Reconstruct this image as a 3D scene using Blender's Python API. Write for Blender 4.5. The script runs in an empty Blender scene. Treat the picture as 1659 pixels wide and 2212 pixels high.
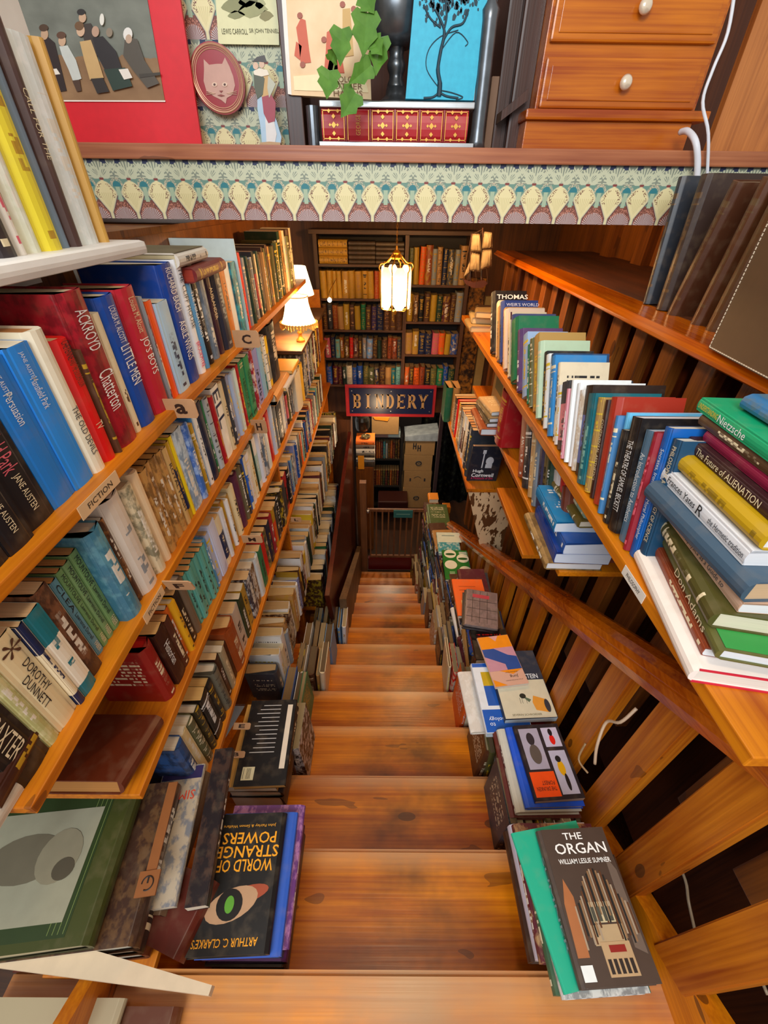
import bpy, bmesh, math, random
from mathutils import Vector, Matrix
random.seed(7)
PI = math.pi
scene = bpy.context.scene
col = scene.collection

# ---------------------------------------------------------------- camera, light, exposure
F, CX, CY, CZ = 889.0, 829.5, 1106.0, 3.75          # focal length in pixels of the 1659x2212 frame; eye height above the lower floor
M = Matrix(((0.9999394, -0.01029748, -0.00389348),
            (0.00313387, 0.6052846, -0.79600297),
            (0.01055349, 0.79594253, 0.60528019)))   # columns: camera right, up, back
cam_data = bpy.data.cameras.new('camera')
cam = bpy.data.objects.new('camera', cam_data)
col.objects.link(cam)
cam.matrix_world = Matrix.Translation((0, 0, CZ)) @ M.to_4x4()
cam_data.sensor_fit = 'VERTICAL'; cam_data.sensor_height = 36.0; cam_data.sensor_width = 27.0
cam_data.lens = 36.0*F/2212.0
cam_data.clip_start = 0.01
scene.camera = cam

vs = scene.view_settings
scene.display_settings.display_device = 'sRGB'
vs.view_transform = 'Standard'; vs.look = 'None'; vs.gamma = 1.0; vs.use_curve_mapping = False
vs.exposure = 0.12

w = bpy.data.worlds.new('world'); scene.world = w; w.use_nodes = True
bg = w.node_tree.nodes['Background']
bg.inputs[0].default_value = (1.0, 0.95, 0.88, 1); bg.inputs[1].default_value = 0.62

def light(name, kind, loc, energy, color, size=0.1, target=None, sizey=None, soft=None):
    d = bpy.data.lights.new(name, kind); d.energy = energy; d.color = color
    if kind == 'AREA':
        d.size = size
        if sizey: d.shape = 'RECTANGLE'; d.size_y = sizey
    elif kind in ('POINT', 'SPOT'): d.shadow_soft_size = size
    o = bpy.data.objects.new(name, d); col.objects.link(o); o.location = loc
    if target is not None:
        o.rotation_euler = (Vector(target)-Vector(loc)).to_track_quat('-Z', 'Y').to_euler()
    return o
# daylight from the window behind and above the head of the stairs
light('window_daylight', 'AREA', (-0.5, -1.4, CZ+1.2), 75, (0.84, 0.92, 1.0), 1.6, (0.1, 1.4, CZ-0.7), 1.3)
# unseen warm fill lights added for the upper room, stairwell and cellar
light('upper_room_fill', 'POINT', (0.1, 0.1, CZ+1.0), 22, (1.0, 0.74, 0.46), 0.1)
light('stairwell_fill', 'POINT', (.30, 2.35, CZ-.005), 34, (1.0, .60, .26), .03)
light('cellar_fill', 'POINT', (.1, 4.45, 2.05), 30, (1.0, .76, .5), .08)  # added to brighten the dark room beyond the opening
light('low_stair_light', 'POINT', (-.05, 3.5, CZ-1.72), 5, (1.0, .7, .4), .05)  # weak warm point light above the stair foot, without a fixture

# ---------------------------------------------------------------- pixel <-> place
def ray(px, py): return M @ Vector(((px-CX)/F, -(py-CY)/F, -1.0))
def on_y(px, py, Y):
    r = ray(px, py); p = r*(Y/r.y); return Vector((p.x, Y, p.z+CZ))
def on_x(px, py, X):
    r = ray(px, py); p = r*(X/r.x); return Vector((X, p.y, p.z+CZ))
def on_d(px, py, D):
    r = ray(px, py); p = r*(-D/r.z); return Vector((p.x, p.y, CZ-D))
MT = M.transposed()
def y_at(X, D, px):
    """Y on the line (X, *, -D) seen at column px"""
    a = MT @ Vector((X, 0, -D)); b = MT @ Vector((0, 1, 0))
    k = (px-CX)/F
    return -(a.x + k*a.z)/(b.x + k*b.z)

# ---------------------------------------------------------------- colours and materials
def srgb(h):
    v = [int(h[i:i+2], 16)/255 for i in (0, 2, 4)]
    return tuple(c/12.92 if c <= .04045 else ((c+.055)/1.055)**2.4 for c in v)
PAL = {'k': ('black', '17171b'), 'n': ('navy', '14234a'), 'b': ('blue', '144a9c'), 's': ('pale blue', '74a9dc'),
       'a': ('aqua', '78b5ac'), 't': ('teal', '12707c'), 'g': ('green', '15754a'), 'd': ('dark green', '1d3a2a'),
       'o': ('olive', '5f5e33'), 'y': ('yellow', 'e0c02a'), 'm': ('mustard', 'b88f22'), 'r': ('red', 'ab1624'),
       'R': ('scarlet', 'e01c12'), 'e': ('maroon', '551425'), 'p': ('pink', 'd6606f'), 'v': ('violet', '44305c'),
       'l': ('lilac', '8e98d0'), 'w': ('white', 'e9eae8'), 'c': ('cream', 'e3d3ae'), 'z': ('tan', 'ba8a4e'),
       'f': ('brown', '54331f'), 'x': ('grey', '8b9196'), 'h': ('charcoal', '383c44'), 'q': ('orange', 'ea6016'),
       'u': ('rust', '97431d')}
def C(c): return srgb(PAL[c][1]) if c in PAL else srgb(c)

class E:                                   # a shader value that can be calculated with
    t = None
    def __init__(s, v): s.v = v
    @staticmethod
    def m(op, *a):
        n = E.t.nodes.new('ShaderNodeMath'); n.operation = op
        for i, x in enumerate(a):
            if isinstance(x, E): E.t.links.new(x.v, n.inputs[i])
            else: n.inputs[i].default_value = x
        return E(n.outputs[0])
    def __add__(s, o): return E.m('ADD', s, o)
    __radd__ = __add__
    def __sub__(s, o): return E.m('SUBTRACT', s, o)
    def __rsub__(s, o): return E.m('SUBTRACT', o, s)
    def __mul__(s, o): return E.m('MULTIPLY', s, o)
    __rmul__ = __mul__
    def __truediv__(s, o): return E.m('DIVIDE', s, o)
    def __gt__(s, o): return E.m('GREATER_THAN', s, o)
    def __lt__(s, o): return E.m('LESS_THAN', s, o)
    def abs(s): return E.m('ABSOLUTE', s)
    def frac(s): return E.m('FRACT', s)
    def floor(s): return E.m('FLOOR', s)
    def min(s, o): return E.m('MINIMUM', s, o)
    def max(s, o): return E.m('MAXIMUM', s, o)
    def sin(s): return E.m('SINE', s)
    def sq(s): return s*s
    def between(s, a, b): return (s > a)*(s < b)
def vec(x, y, z):
    n = E.t.nodes.new('ShaderNodeCombineXYZ')
    for i, q in enumerate((x, y, z)):
        if isinstance(q, E): E.t.links.new(q.v, n.inputs[i])
        else: n.inputs[i].default_value = q
    return n.outputs[0]
def xyz(sock):
    n = E.t.nodes.new('ShaderNodeSeparateXYZ'); E.t.links.new(sock, n.inputs[0])
    return [E(o) for o in n.outputs]
def noise(v, scale, detail=3, rough=.5):
    n = E.t.nodes.new('ShaderNodeTexNoise'); E.t.links.new(v, n.inputs['Vector'])
    n.inputs['Scale'].default_value = scale; n.inputs['Detail'].default_value = detail; n.inputs['Roughness'].default_value = rough
    return E(n.outputs['Fac'])
def white(v):
    n = E.t.nodes.new('ShaderNodeTexWhiteNoise'); E.t.links.new(v, n.inputs['Vector']); return E(n.outputs['Value'])
def voro(v, scale):
    n = E.t.nodes.new('ShaderNodeTexVoronoi'); E.t.links.new(v, n.inputs['Vector']); n.inputs['Scale'].default_value = scale
    return E(n.outputs['Distance'])
def mix(f, a, b):
    n = E.t.nodes.new('ShaderNodeMix'); n.data_type = 'RGBA'
    for i, q in ((0, f), (6, a), (7, b)):
        if isinstance(q, E): E.t.links.new(q.v, n.inputs[i])
        elif hasattr(q, 'links'): E.t.links.new(q, n.inputs[i])
        elif i == 0: n.inputs[0].default_value = q
        else: n.inputs[i].default_value = (*q, 1)
    return n.outputs[2]
def ramp(f, stops):
    n = E.t.nodes.new('ShaderNodeValToRGB'); E.t.links.new(f.v, n.inputs[0])
    el = n.color_ramp.elements
    while len(el) < len(stops): el.new(.5)
    for e, (p, c) in zip(el, stops): e.position = p; e.color = (*c, 1)
    return n.outputs[0]
def begin(name, rough=.5, metal=0.0):
    m = bpy.data.materials.new(name); m.use_nodes = True; E.t = m.node_tree
    b = m.node_tree.nodes['Principled BSDF']; b.inputs['Roughness'].default_value = rough; b.inputs['Metallic'].default_value = metal
    return m, b
def base(b, c):
    if hasattr(c, 'links'): E.t.links.new(c, b.inputs['Base Color'])
    else: b.inputs['Base Color'].default_value = (*c, 1)
def coords(kind='Object'):
    return E.t.nodes.new('ShaderNodeTexCoord').outputs[kind]
def bump(b, h, dist, strength=.5):
    n = E.t.nodes.new('ShaderNodeBump'); n.inputs['Distance'].default_value = dist; n.inputs['Strength'].default_value = strength
    E.t.links.new(h.v, n.inputs['Height']); E.t.links.new(n.outputs[0], b.inputs['Normal'])
_flat = {}
def flat(hexc, rough=.6, metal=0.0):
    k = (hexc, rough, metal)
    if k not in _flat:
        m, b = begin('paint_'+hexc, rough, metal)
        n = noise(coords(), 35, 3)
        c = C(hexc)
        base(b, mix(n, tuple(x*.88 for x in c), tuple(min(1, x*1.1) for x in c)))
        _flat[k] = m
    return _flat[k]

def wood(name, dark, light_, axis, rough=.35, grain=1.0, knots=True, spec=None, wear=None):
    """timber with the grain running along the given object axis"""
    m, b = begin(name, rough)
    if rough >= .9: b.inputs['Specular IOR Level'].default_value = .05
    x, y, z = xyz(coords())
    s = [x, y, z]; k = {'x': 0, 'y': 1, 'z': 2}[axis]
    s = [q*(1.3 if i == k else 14.0*grain) for i, q in enumerate(s)]
    v = vec(*s)
    n1 = noise(v, 1.0, 4, .6)
    fine = noise(vec(*[q*(1.0 if i == k else 6.0) for i, q in enumerate(s)]), 1.6, 2)
    big = noise(vec(x, y, z), 2.2, 2)
    f = (n1*.6 + fine*.35 + big*.4 - .68)*1.6+.5
    c = ramp(f, [(.25, C(dark)), (.75, C(light_))])
    if knots:
        t = [x, y, z]
        kn = voro(vec(*[q*(.5 if i == k else 1.15) for i, q in enumerate(t)]), 5.2)
        kn = (kn < .085).max((noise(vec(*[q*(5 if i == k else 16) for i, q in enumerate(t)]), 1.0, 2) > .70)*.7)
        c = mix(kn*.7, c, C('3a1c0a'))
    if wear:
        wn = noise(vec(x*1.5, y*2.0, z*2.0), 2.6, 4, .6)
        gxx = xyz(coords('Generated'))[0]
        wf = ((wn-.36)*3.4).max(0.0).min(1.0)*((1.25-(gxx-.56).abs()*4.2).max(0.0).min(1.0))*.8
        c = mix(wf, c, C(wear))
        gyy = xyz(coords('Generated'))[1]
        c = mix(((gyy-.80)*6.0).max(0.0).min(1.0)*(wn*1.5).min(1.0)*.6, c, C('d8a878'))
    base(b, c)
    bump(b, fine, .0008, .5)
    return m
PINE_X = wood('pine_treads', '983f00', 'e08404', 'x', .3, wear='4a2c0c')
PINE_Y = wood('pine_boards', 'a04a02', 'd88208', 'y', .42)
PINE_Z = wood('pine_posts', '904004', 'd07c18', 'z', .38)
RAIL = wood('varnished_rail', '8c3600', 'd06e08', 'y', .18, knots=False)
RISER = wood('pine_risers', '7a3a0a', 'a85a16', 'x', .45)
DARKW = wood('dark_stained_wood', '2a130a', '4c2411', 'z', .4, knots=False)
REDW = wood('mahogany_panel', '3c0f08', '5e1d0e', 'z', .3, knots=False)
BROWNW = wood('brown_boards', '50280a', '8a4e14', 'z', .5)
GREYW = wood('weathered_plank', '5c4026', '8a6844', 'y', .55)
LEDGEW = wood('stained_ledge', '84422a', 'b8744c', 'x', .4)
CHESTW = wood('honey_chest', '963c06', 'd47a12', 'x', .28, knots=False)
SHELFX = wood('old_shelf_x', '3c2416', '6a4428', 'x', .5, knots=False)
SHELFZ = wood('old_shelf_z', '3c2416', '6a4428', 'z', .5, knots=False)
WHITEP, bb = begin('old_white_paint', .45); v0 = coords()
base(bb, mix(noise(v0, 9, 4), C('d8d2ca'), C('f2efe9'))); bump(bb, noise(v0, 60, 2), .001, .3)

def attr(name, out):
    n = E.t.nodes.new('ShaderNodeAttribute'); n.attribute_type = 'GEOMETRY'; n.attribute_name = name
    return n.outputs[out]
def cover_mat(mode):
    m, b = begin('book_cover_'+mode, .42)
    gx, gy, gz = xyz(attr('gen', 'Vector')); ox, oy, oz = xyz(attr('loc', 'Vector'))
    rnd = E(attr('rnd', 'Fac')); bc = attr('bc', 'Color'); ac = attr('ac', 'Color')
    spine = gx > .97
    cov = (gy-.5).abs() > .485
    lo = rnd*.25 + .12; hi = lo + .5
    tx = white(vec((oz*190).floor(), (gy*4).floor(), rnd*90)) > .38
    word = white(vec((oz*32).floor(), rnd*50, 2.0)) > .2
    glyph = spine*tx*word*gy.between(.33, .7)*(gz > lo)*(gz < hi)
    foot = spine*((gz-.07).abs() < .018)*((gy-.5).abs() < .16)
    lines = white(vec((ox*210).floor(), (oz*75).floor(), rnd*9)) > .45
    rows = ((oz*75).frac() > .45)
    blurb = cov*lines*rows*gx.between(.18, .84)*gz.between(.35, .88)*(white(vec((oz*75).floor(), rnd*7, 1.0)) > .35)
    wear = noise(attr('loc', 'Vector'), 28, 4)
    c = bc
    if mode == 'title': c = mix((glyph+foot+blurb).min(1.0), c, ac)
    elif mode == 'block':
        blk = (gz > .68).max(gz < .14)*(spine.max(cov))
        c = mix(blk, c, ac)
        c = mix(glyph*(1-blk), c, ac)
    elif mode == 'band':
        bnd = spine*(((gz-.86).abs() < .02).max((gz-.8).abs() < .006).max((gz-.16).abs() < .012))
        c = mix((glyph+bnd).min(1.0), c, ac)
    elif mode == 'gilt':
        pan = ((gz*6).frac()-.5).abs()
        orn = spine*((voro(vec(oy*60, oz*60, rnd*8), 1.0) < .34)*(pan < .34)*((gy-.5).abs() < .3))
        bnd = spine*(pan > .45)
        c = mix((orn+bnd).min(1.0)*.8, c, ac)
    elif mode in ('art', 'marble'):
        n = noise(vec(ox*42+rnd*40, oy*42, oz*30), 1.0, 4, .6)
        n2 = (n-.47)*9
        c = mix(n2.max(0.0).min(1.0)*.65, c, ac)
        if mode == 'art': c = mix(glyph*.9, c, C('e8e0d0'))
    base(b, mix((wear-.5).max(0.0)*.55, c, C('a08a6c')))
    return m
COVER = {k: cover_mat(k) for k in ('title', 'block', 'band', 'gilt', 'art', 'marble', 'plain')}
PAGES, bb = begin('page_edges', .75)
ox, oy, oz = xyz(attr('loc', 'Vector'))
st = noise(vec(ox*3, oy*900, oz*3), 1.0, 2)
nm = mix(st, (.62, .6, .57), (1, 1, 1))
mm = E.t.nodes.new('ShaderNodeMix'); mm.data_type = 'RGBA'; mm.blend_type = 'MULTIPLY'; mm.inputs[0].default_value = 1
E.t.links.new(attr('bc', 'Color'), mm.inputs[6]); E.t.links.new(nm, mm.inputs[7]); base(bb, mm.outputs[2])

# ---------------------------------------------------------------- mesh helpers
def obj(name, bm, mat, parent=None, smooth=False):
    me = bpy.data.meshes.new(name); bmesh.ops.recalc_face_normals(bm, faces=bm.faces[:])
    bm.to_mesh(me); bm.free()
    if smooth:
        for p in me.polygons: p.use_smooth = True
    if mat is not None:
        for q in (mat if isinstance(mat, (list, tuple)) else [mat]): me.materials.append(q)
    o = bpy.data.objects.new(name, me); col.objects.link(o)
    if parent is not None: o.parent = parent
    return o
def BM(): return bmesh.new()
def box(bm, x0, x1, y0, y1, z0, z1, mi=0, bev=0):
    vs_ = [bm.verts.new((x, y, z)) for x in (x0, x1) for y in (y0, y1) for z in (z0, z1)]
    q = [(0, 1, 3, 2), (4, 6, 7, 5), (0, 4, 5, 1), (2, 3, 7, 6), (0, 2, 6, 4), (1, 5, 7, 3)]
    fs = [bm.faces.new([vs_[i] for i in f]) for f in q]
    for f in fs: f.material_index = mi
    if bev:
        es = list({e for f in fs for e in f.edges})
        bmesh.ops.bevel(bm, geom=es, offset=bev, segments=2, affect='EDGES', profile=.6)
    return bm
def beam(bm, p0, p1, wdt, hgt, up=Vector((0, 0, 1)), bev=0, mi=0):
    """rectangular bar between two points, width across, height along up"""
    p0, p1 = Vector(p0), Vector(p1); d = (p1-p0).normalized(); s = d.cross(up).normalized(); u = s.cross(d)
    v = [bm.verts.new(p + s*a*wdt/2 + u*b*hgt/2) for p in (p0, p1) for a, b in ((-1, -1), (1, -1), (1, 1), (-1, 1))]
    fs = [bm.faces.new([v[i] for i in f]) for f in ((3, 2, 1, 0), (4, 5, 6, 7), (0, 1, 5, 4), (1, 2, 6, 5), (2, 3, 7, 6), (3, 0, 4, 7))]
    for f in fs: f.material_index = mi
    if bev: bmesh.ops.bevel(bm, geom=list({e for f in fs for e in f.edges}), offset=bev, segments=2, affect='EDGES')
    return bm
def extrude_poly(bm, pts, offset, mi=0):
    """closed polygon of 3D points moved by offset"""
    off = Vector(offset)
    a = [bm.verts.new(Vector(p)) for p in pts]; b = [bm.verts.new(Vector(p)+off) for p in pts]
    n = len(pts); fs = [bm.faces.new(a), bm.faces.new(b[::-1])]
    for i in range(n): fs.append(bm.faces.new((a[i], a[(i+1) % n], b[(i+1) % n], b[i])))
    for f in fs: f.material_index = mi
    return bm
def lathe(bm, prof, c=(0, 0, 0), n=20, mi=0):
    rings = []
    for r, z in prof:
        rings.append([bm.verts.new((c[0]+r*math.cos(2*PI*i/n), c[1]+r*math.sin(2*PI*i/n), c[2]+z)) for i in range(n)])
    for a, b in zip(rings, rings[1:]):
        for i in range(n):
            f = bm.faces.new((a[i], a[(i+1) % n], b[(i+1) % n], b[i])); f.material_index = mi
    bm.faces.new(rings[0][::-1]).material_index = mi; bm.faces.new(rings[-1]).material_index = mi
    return bm
def tube(bm, pts, r, n=8, mi=0):
    pts = [Vector(p) for p in pts]
    # smooth through the points
    sm = []
    for i in range(len(pts)-1):
        p0 = pts[max(i-1, 0)]; p1 = pts[i]; p2 = pts[i+1]; p3 = pts[min(i+2, len(pts)-1)]
        for k in range(5):
            t = k/5; sm.append(.5*((2*p1)+(p2-p0)*t+(2*p0-5*p1+4*p2-p3)*t*t+(3*p1-p0-3*p2+p3)*t**3))
    sm.append(pts[-1])
    if len(pts) == 2: sm = pts
    rings = []; prev = None
    for i, p in enumerate(sm):
        d = (sm[min(i+1, len(sm)-1)]-sm[max(i-1, 0)]).normalized()
        a = prev if prev is not None else (Vector((0, 0, 1)) if abs(d.z) < .9 else Vector((1, 0, 0)))
        u = (a - d*a.dot(d)).normalized(); prev = u; s = d.cross(u)
        rr = r[min(len(r)-1, int(i/len(sm)*len(r)))] if isinstance(r, (list, tuple)) else r
        rings.append([bm.verts.new(p+(u*math.cos(2*PI*k/n)+s*math.sin(2*PI*k/n))*rr) for k in range(n)])
    for a, b in zip(rings, rings[1:]):
        for k in range(n):
            bm.faces.new((a[k], a[(k+1) % n], b[(k+1) % n], b[k])).material_index = mi
    bm.faces.new(rings[0][::-1]).material_index = mi; bm.faces.new(rings[-1]).material_index = mi
    return bm
def disc(bm, c, r1, r2, right, up, th, n=24, mi=0):
    """thin oval slab"""
    c, right, up = Vector(c), Vector(right), Vector(up); nn = right.cross(up)
    return extrude_poly(bm, [c+right*math.cos(2*PI*i/n)*r1+up*math.sin(2*PI*i/n)*r2 for i in range(n)], nn*th, mi)

LABELS = {}
def tag(o, label, cat, group=None, kind=None):
    if label in LABELS: LABELS[label] += 1; print('DUPLABEL', label)
    LABELS[label] = LABELS.get(label, 1)
    n = len(label.split())
    if n < 4 or n > 16: print('LABELLEN', n, label)
    o['label'] = label; o['category'] = cat
    if group: o['group'] = group
    if kind: o['kind'] = kind
    return o
def struct(name, bm, mat, smooth=False):
    o = obj(name, bm, mat, None, smooth); o['kind'] = 'structure'; return o
def thing(name, label, cat, loc=(0, 0, 0), group=None):
    o = bpy.data.objects.new(name, None); o.empty_display_size = .05; col.objects.link(o); o.location = loc
    bpy.context.view_layer.update()
    tag(o, label, cat, group); return o
def part(name, bm, mat, root, label=None, smooth=False):
    """world-space mesh parented to a root without moving"""
    o = obj(name, bm, mat, None, smooth); r = root; off = Vector((0, 0, 0))
    while r is not None: off += Vector(r.location); r = r.parent
    for v in o.data.vertices: v.co -= off
    o.parent = root
    if label: o['label'] = label
    return o

_txt = {}
def text_data(s, bold=0.0):
    k = (s, bold)
    if k in _txt: return _txt[k]
    cu = bpy.data.curves.new('t', 'FONT'); cu.body = s; cu.align_x = 'CENTER'; cu.align_y = 'CENTER'
    cu.resolution_u = 2; cu.offset = bold; cu.size = 1.0
    o = bpy.data.objects.new('t', cu); col.objects.link(o)
    me = bpy.data.meshes.new_from_object(o.evaluated_get(bpy.context.evaluated_depsgraph_get()))
    vsx = [v.co.copy() for v in me.vertices]; fc = [tuple(p.vertices) for p in me.polygons]
    bpy.data.objects.remove(o); bpy.data.curves.remove(cu); bpy.data.meshes.remove(me)
    if vsx:
        mnx = min(v.x for v in vsx); mxx = max(v.x for v in vsx); mny = min(v.y for v in vsx); mxy = max(v.y for v in vsx)
    else: mnx = mny = 0; mxx = mxy = 1
    _txt[k] = ([(v.x-(mnx+mxx)/2, v.y-(mny+mxy)/2) for v in vsx], fc, mxx-mnx, mxy-mny)
    return _txt[k]
def lettering(root, s, c, right, up, wdt, hgt, color, name='title_lettering', bold=0.0, lift=.0006):
    """raised lettering centred on c (parent's own coordinates), fitted into wdt x hgt"""
    pts, fc, tw, th = text_data(s, bold)
    right, up, c = Vector(right).normalized(), Vector(up).normalized(), Vector(c); n = right.cross(up)
    sx, sy = wdt/tw, hgt/th
    me = bpy.data.meshes.new(name)
    me.from_pydata([c+right*x*sx+up*y*sy+n*lift for x, y in pts], [], fc)
    me.materials.append(flat(color)); o = bpy.data.objects.new(name, me); col.objects.link(o); o.parent = root
    return o

# ================================================================ THE SETTING
SX0, SX1 = -.60, .66                       # stair width
G, R_, N = .27, .172, 14
def nose(i): return .12+G*i, CZ-(1.45+R_*i)
def tread_z(y): return CZ-(1.45+R_*max(0, math.ceil((y-.12)/G)))

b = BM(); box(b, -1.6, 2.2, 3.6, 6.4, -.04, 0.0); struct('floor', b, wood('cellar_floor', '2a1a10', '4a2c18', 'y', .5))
b = BM(); box(b, -1.5, -1.44, -.9, .2, 0, CZ-1.5); box(b, -.80, -.76, .2, 3.9, CZ-1.0, CZ-.08); box(b, -.80, -.76, .45, 3.9, 0, CZ-1.0); box(b, -1.5, -1.44, .2, 2.36, 0, CZ+.6); box(b, -1.44, -.80, .2, 3.9, CZ-.11, CZ-.08); box(b, -1.5, -1.44, 2.36, 3.9, CZ-.2, CZ+.13); box(b, -1.44, -1.40, 1.0, 1.1, CZ-.08, CZ+.1)
struct('wall_left', b, BROWNW)
b = BM(); box(b, 1.45, 1.5, -.9, 4.7, 0, CZ+.14)
for i in range(9): box(b, 1.40, 1.45, .1+i*.42, .22+i*.42, 0, CZ+.1)
struct('wall_right', b, BROWNW)
b = BM(); box(b, -1.44, 1.5, 4.12, 4.2, CZ-1.80, CZ+.2); box(b, -.8, -.34, 3.92, 4.2, 0, CZ-1.80); struct('wall_back', b, wood('back_boards', '3a1c0a', '6a3a12', 'z', .6, knots=False))
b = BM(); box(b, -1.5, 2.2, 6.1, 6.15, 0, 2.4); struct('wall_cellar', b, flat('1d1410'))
b = BM(); box(b, -.8, 1.5, 1.96, 4.2, CZ+.06, CZ+.12)
for i in range(5): box(b, -.8, 1.45, 2.1+i*.42, 2.17+i*.42, CZ+.005, CZ+.06)
struct('ceiling', b, BROWNW)
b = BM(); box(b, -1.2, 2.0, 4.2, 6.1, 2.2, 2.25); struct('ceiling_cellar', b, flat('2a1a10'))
# dark hollow beyond the balusters
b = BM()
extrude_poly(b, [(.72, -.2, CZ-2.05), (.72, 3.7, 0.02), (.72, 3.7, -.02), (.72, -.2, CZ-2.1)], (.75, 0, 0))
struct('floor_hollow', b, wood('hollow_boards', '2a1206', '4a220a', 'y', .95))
b = BM(); box(b, -1.44, 1.45, -.95, -.9, 0, CZ-1.5); struct('wall_under_landing', b, BROWNW)

# staircase
stair = thing('staircase', 'steep straight pine staircase running down between the piles of books', 'staircase', (0, .12, CZ-1.45))
for i in range(N):
    y, z = nose(i); yb = -.9 if i == 0 else nose(i-1)[0]-.045
    x0, x1 = (-.85, .70) if i == 0 else (SX0, SX1)
    b = BM(); box(b, x0, x1, yb, y, z-.03, z)
    es = [e for e in b.edges if all(abs(v.co.y-y) < 1e-6 for v in e.verts) and abs(e.verts[0].co.z-e.verts[1].co.z) < 1e-6]
    bmesh.ops.bevel(b, geom=es, offset=.011, segments=3, affect='EDGES')
    me_off = random.uniform(-3, 3)
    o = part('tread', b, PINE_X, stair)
    # every board shows its own grain: shift the object and its mesh in opposite ways
    s = Vector((random.uniform(-3, 3), random.uniform(-3, 3), random.uniform(-3, 3)))
    for v in o.data.vertices: v.co -= s
    o.location = s
    b = BM(); box(b, SX0, SX1, y-.045, y-.025, z-R_, z-.03); part('riser', b, RISER, stair)
for xs in ((SX0-.03, SX0), (SX1, SX1+.045)):
    b = BM(); y0, z0 = nose(0); y1, z1 = nose(N-1)
    extrude_poly(b, [(xs[0], y0-.12, z0+.19), (xs[0], y1, z1+.11), (xs[0], y1, z1-.03), (xs[0], y0-.12, z0-.18)], (xs[1]-xs[0], 0, 0))
    part('string_board', b, PINE_Y, stair)

# wallpapered bulkhead over the stairs with the ledge on top
wp, bb = begin('art_nouveau_wallpaper', .55)
x, y, z = xyz(coords())
PZ = CZ-.063
def paper(x, z, H=.157, W=.0897):
    q = ((z-PZ)*(1/H)).frac()
    p = (x*(1/W)).frac()-.5; a = p.abs(); c5 = .5-a
    k = W/H
    c = mix(q > .68, mix(q > .33, C('7c4a3c'), C('6d9284')), C('858f80'))
    # fans of pale blades at the foot, florets above them
    ang = E.m('ARCTAN2', q+.03, c5*k); rr = E.m('SQRT', (c5*k).sq()+(q+.03).sq())
    c = mix((rr < .24)*((ang*6.2).frac() < .55), c, C('c4b4b4'))
    fl = (voro(vec(x*300, z*300, 3.0), 1.0) < .42)*((rr-.27).abs() < .05)*(q < .33)
    c = mix(fl, c, C('c98872'))
    # pale stems between the lozenges
    c = mix((c5 < .075)*q.between(.3, .55), c, C('a8bca0'))
    # lozenges
    wd = (E.m('SQRT', (.645-q).max(0.0))*.88).min((q-.09)*1.15).min(.375).max(.02)
    c = mix(((a-wd-.055).abs() < .022)*(q < .4), c, C('5c3440'))
    c = mix((a < wd+.045)*(q < .66), c, C('c9c4a4'))
    c = mix((a < wd)*(q < .64), c, C('e6dba8'))
    c = mix((a < wd-.10)*((E.m('ARCTAN2', q-.05, p*k)*9).frac() < .3)*(q < .45), c, C('cfc48c'))
    c = mix((voro(vec(x*330, z*330, 0.0), 1.0) < .45)*((a-wd+.075).abs() < .055)*q.between(.36, .6), c, C('6a3430'))
    # teal half moons with a cream scalloped rim
    r2 = E.m('SQRT', (c5*k).sq()+(q-.56).sq())
    c = mix((r2 < .085)*(q > .555), c, C('2f7c86'))
    c = mix(((r2-.115).abs() < .025)*(q > .56)*(voro(vec(x*420, z*420, 5.0), 1.0) < .5), c, C('d9c3a4'))
    # knot, spreading ribbons and interlace at the top
    an = E.m('ARCTAN2', q-.70, a*k); r3 = E.m('SQRT', (a*k).sq()+(q-.70).sq())
    pale = C('c6cbae')
    c = mix((r3 < .27)*(q > .70)*((an*4.2+.25).frac() < .56), c, pale)
    r5 = E.m('SQRT', ((a-.18)*k).sq()*1.0+(q-.78).sq())
    c = mix(((r5-.085).abs() < .022)*(q > .68), c, pale)
    for u0, sl in ((.70, .62), (.66, .62), (1.08, -.75), (1.14, -.75)):
        c = mix(((q-u0-(a-.12)*sl).abs() < .02)*(q > .69), c, pale)
    c = mix((q > .93)*a.between(.13, .34)*(1-(r3 < .27)*((an*4.2+.25).frac() < .56)), c, C('2a3556'))
    c = mix((a < .075)*q.between(.66, .70), c, C('84403c'))
    c = mix((a < .03)*q.between(.6, .66), c, C('e6dba8'))
    return c
base(bb, paper(x, z))
b = BM(); box(b, -1.44, 1.45, 1.75, 1.95, CZ-.063, CZ+.094); struct('wall_bulkhead', b, wp)
b = BM(); box(b, -1.44, 1.45, 1.735, 2.36, CZ+.094, CZ+.133, bev=.003); struct('trim_1', b, LEDGEW)
b = BM(); box(b, -1.3, 1.45, 2.36, 2.42, CZ+.12, CZ+1.3); struct('wall_alcove', b, wood('alcove_boards', '4a2410', '6e3a18', 'z', .5))
b = BM(); p0 = on_y(362, 311, 2.0); p1 = on_y(632, 311, 2.0)
box(b, p0.x-.1, p1.x, 2.0, 2.02, CZ+.133, CZ+1.2); struct('wall_papered', b, wp)
# brown post between the pictures and the press
b = BM(); p0 = on_y(628, 311, 1.84); p1 = on_y(662, 311, 1.84)
box(b, p0.x, p1.x, 1.82, 1.99, CZ+.133, CZ+1.2, bev=.003); struct('trim_2', b, DARKW)
# right hand wooden cheek beside the chest
b = BM(); p0 = on_y(1520, 316, 1.95); box(b, p0.x+.02, 1.46, 1.95, 1.98, CZ+.133, CZ+1.3); struct('wall_cheek', b, wood('cheek_board', '8a4a20', 'c27a3c', 'z', .4))

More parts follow.
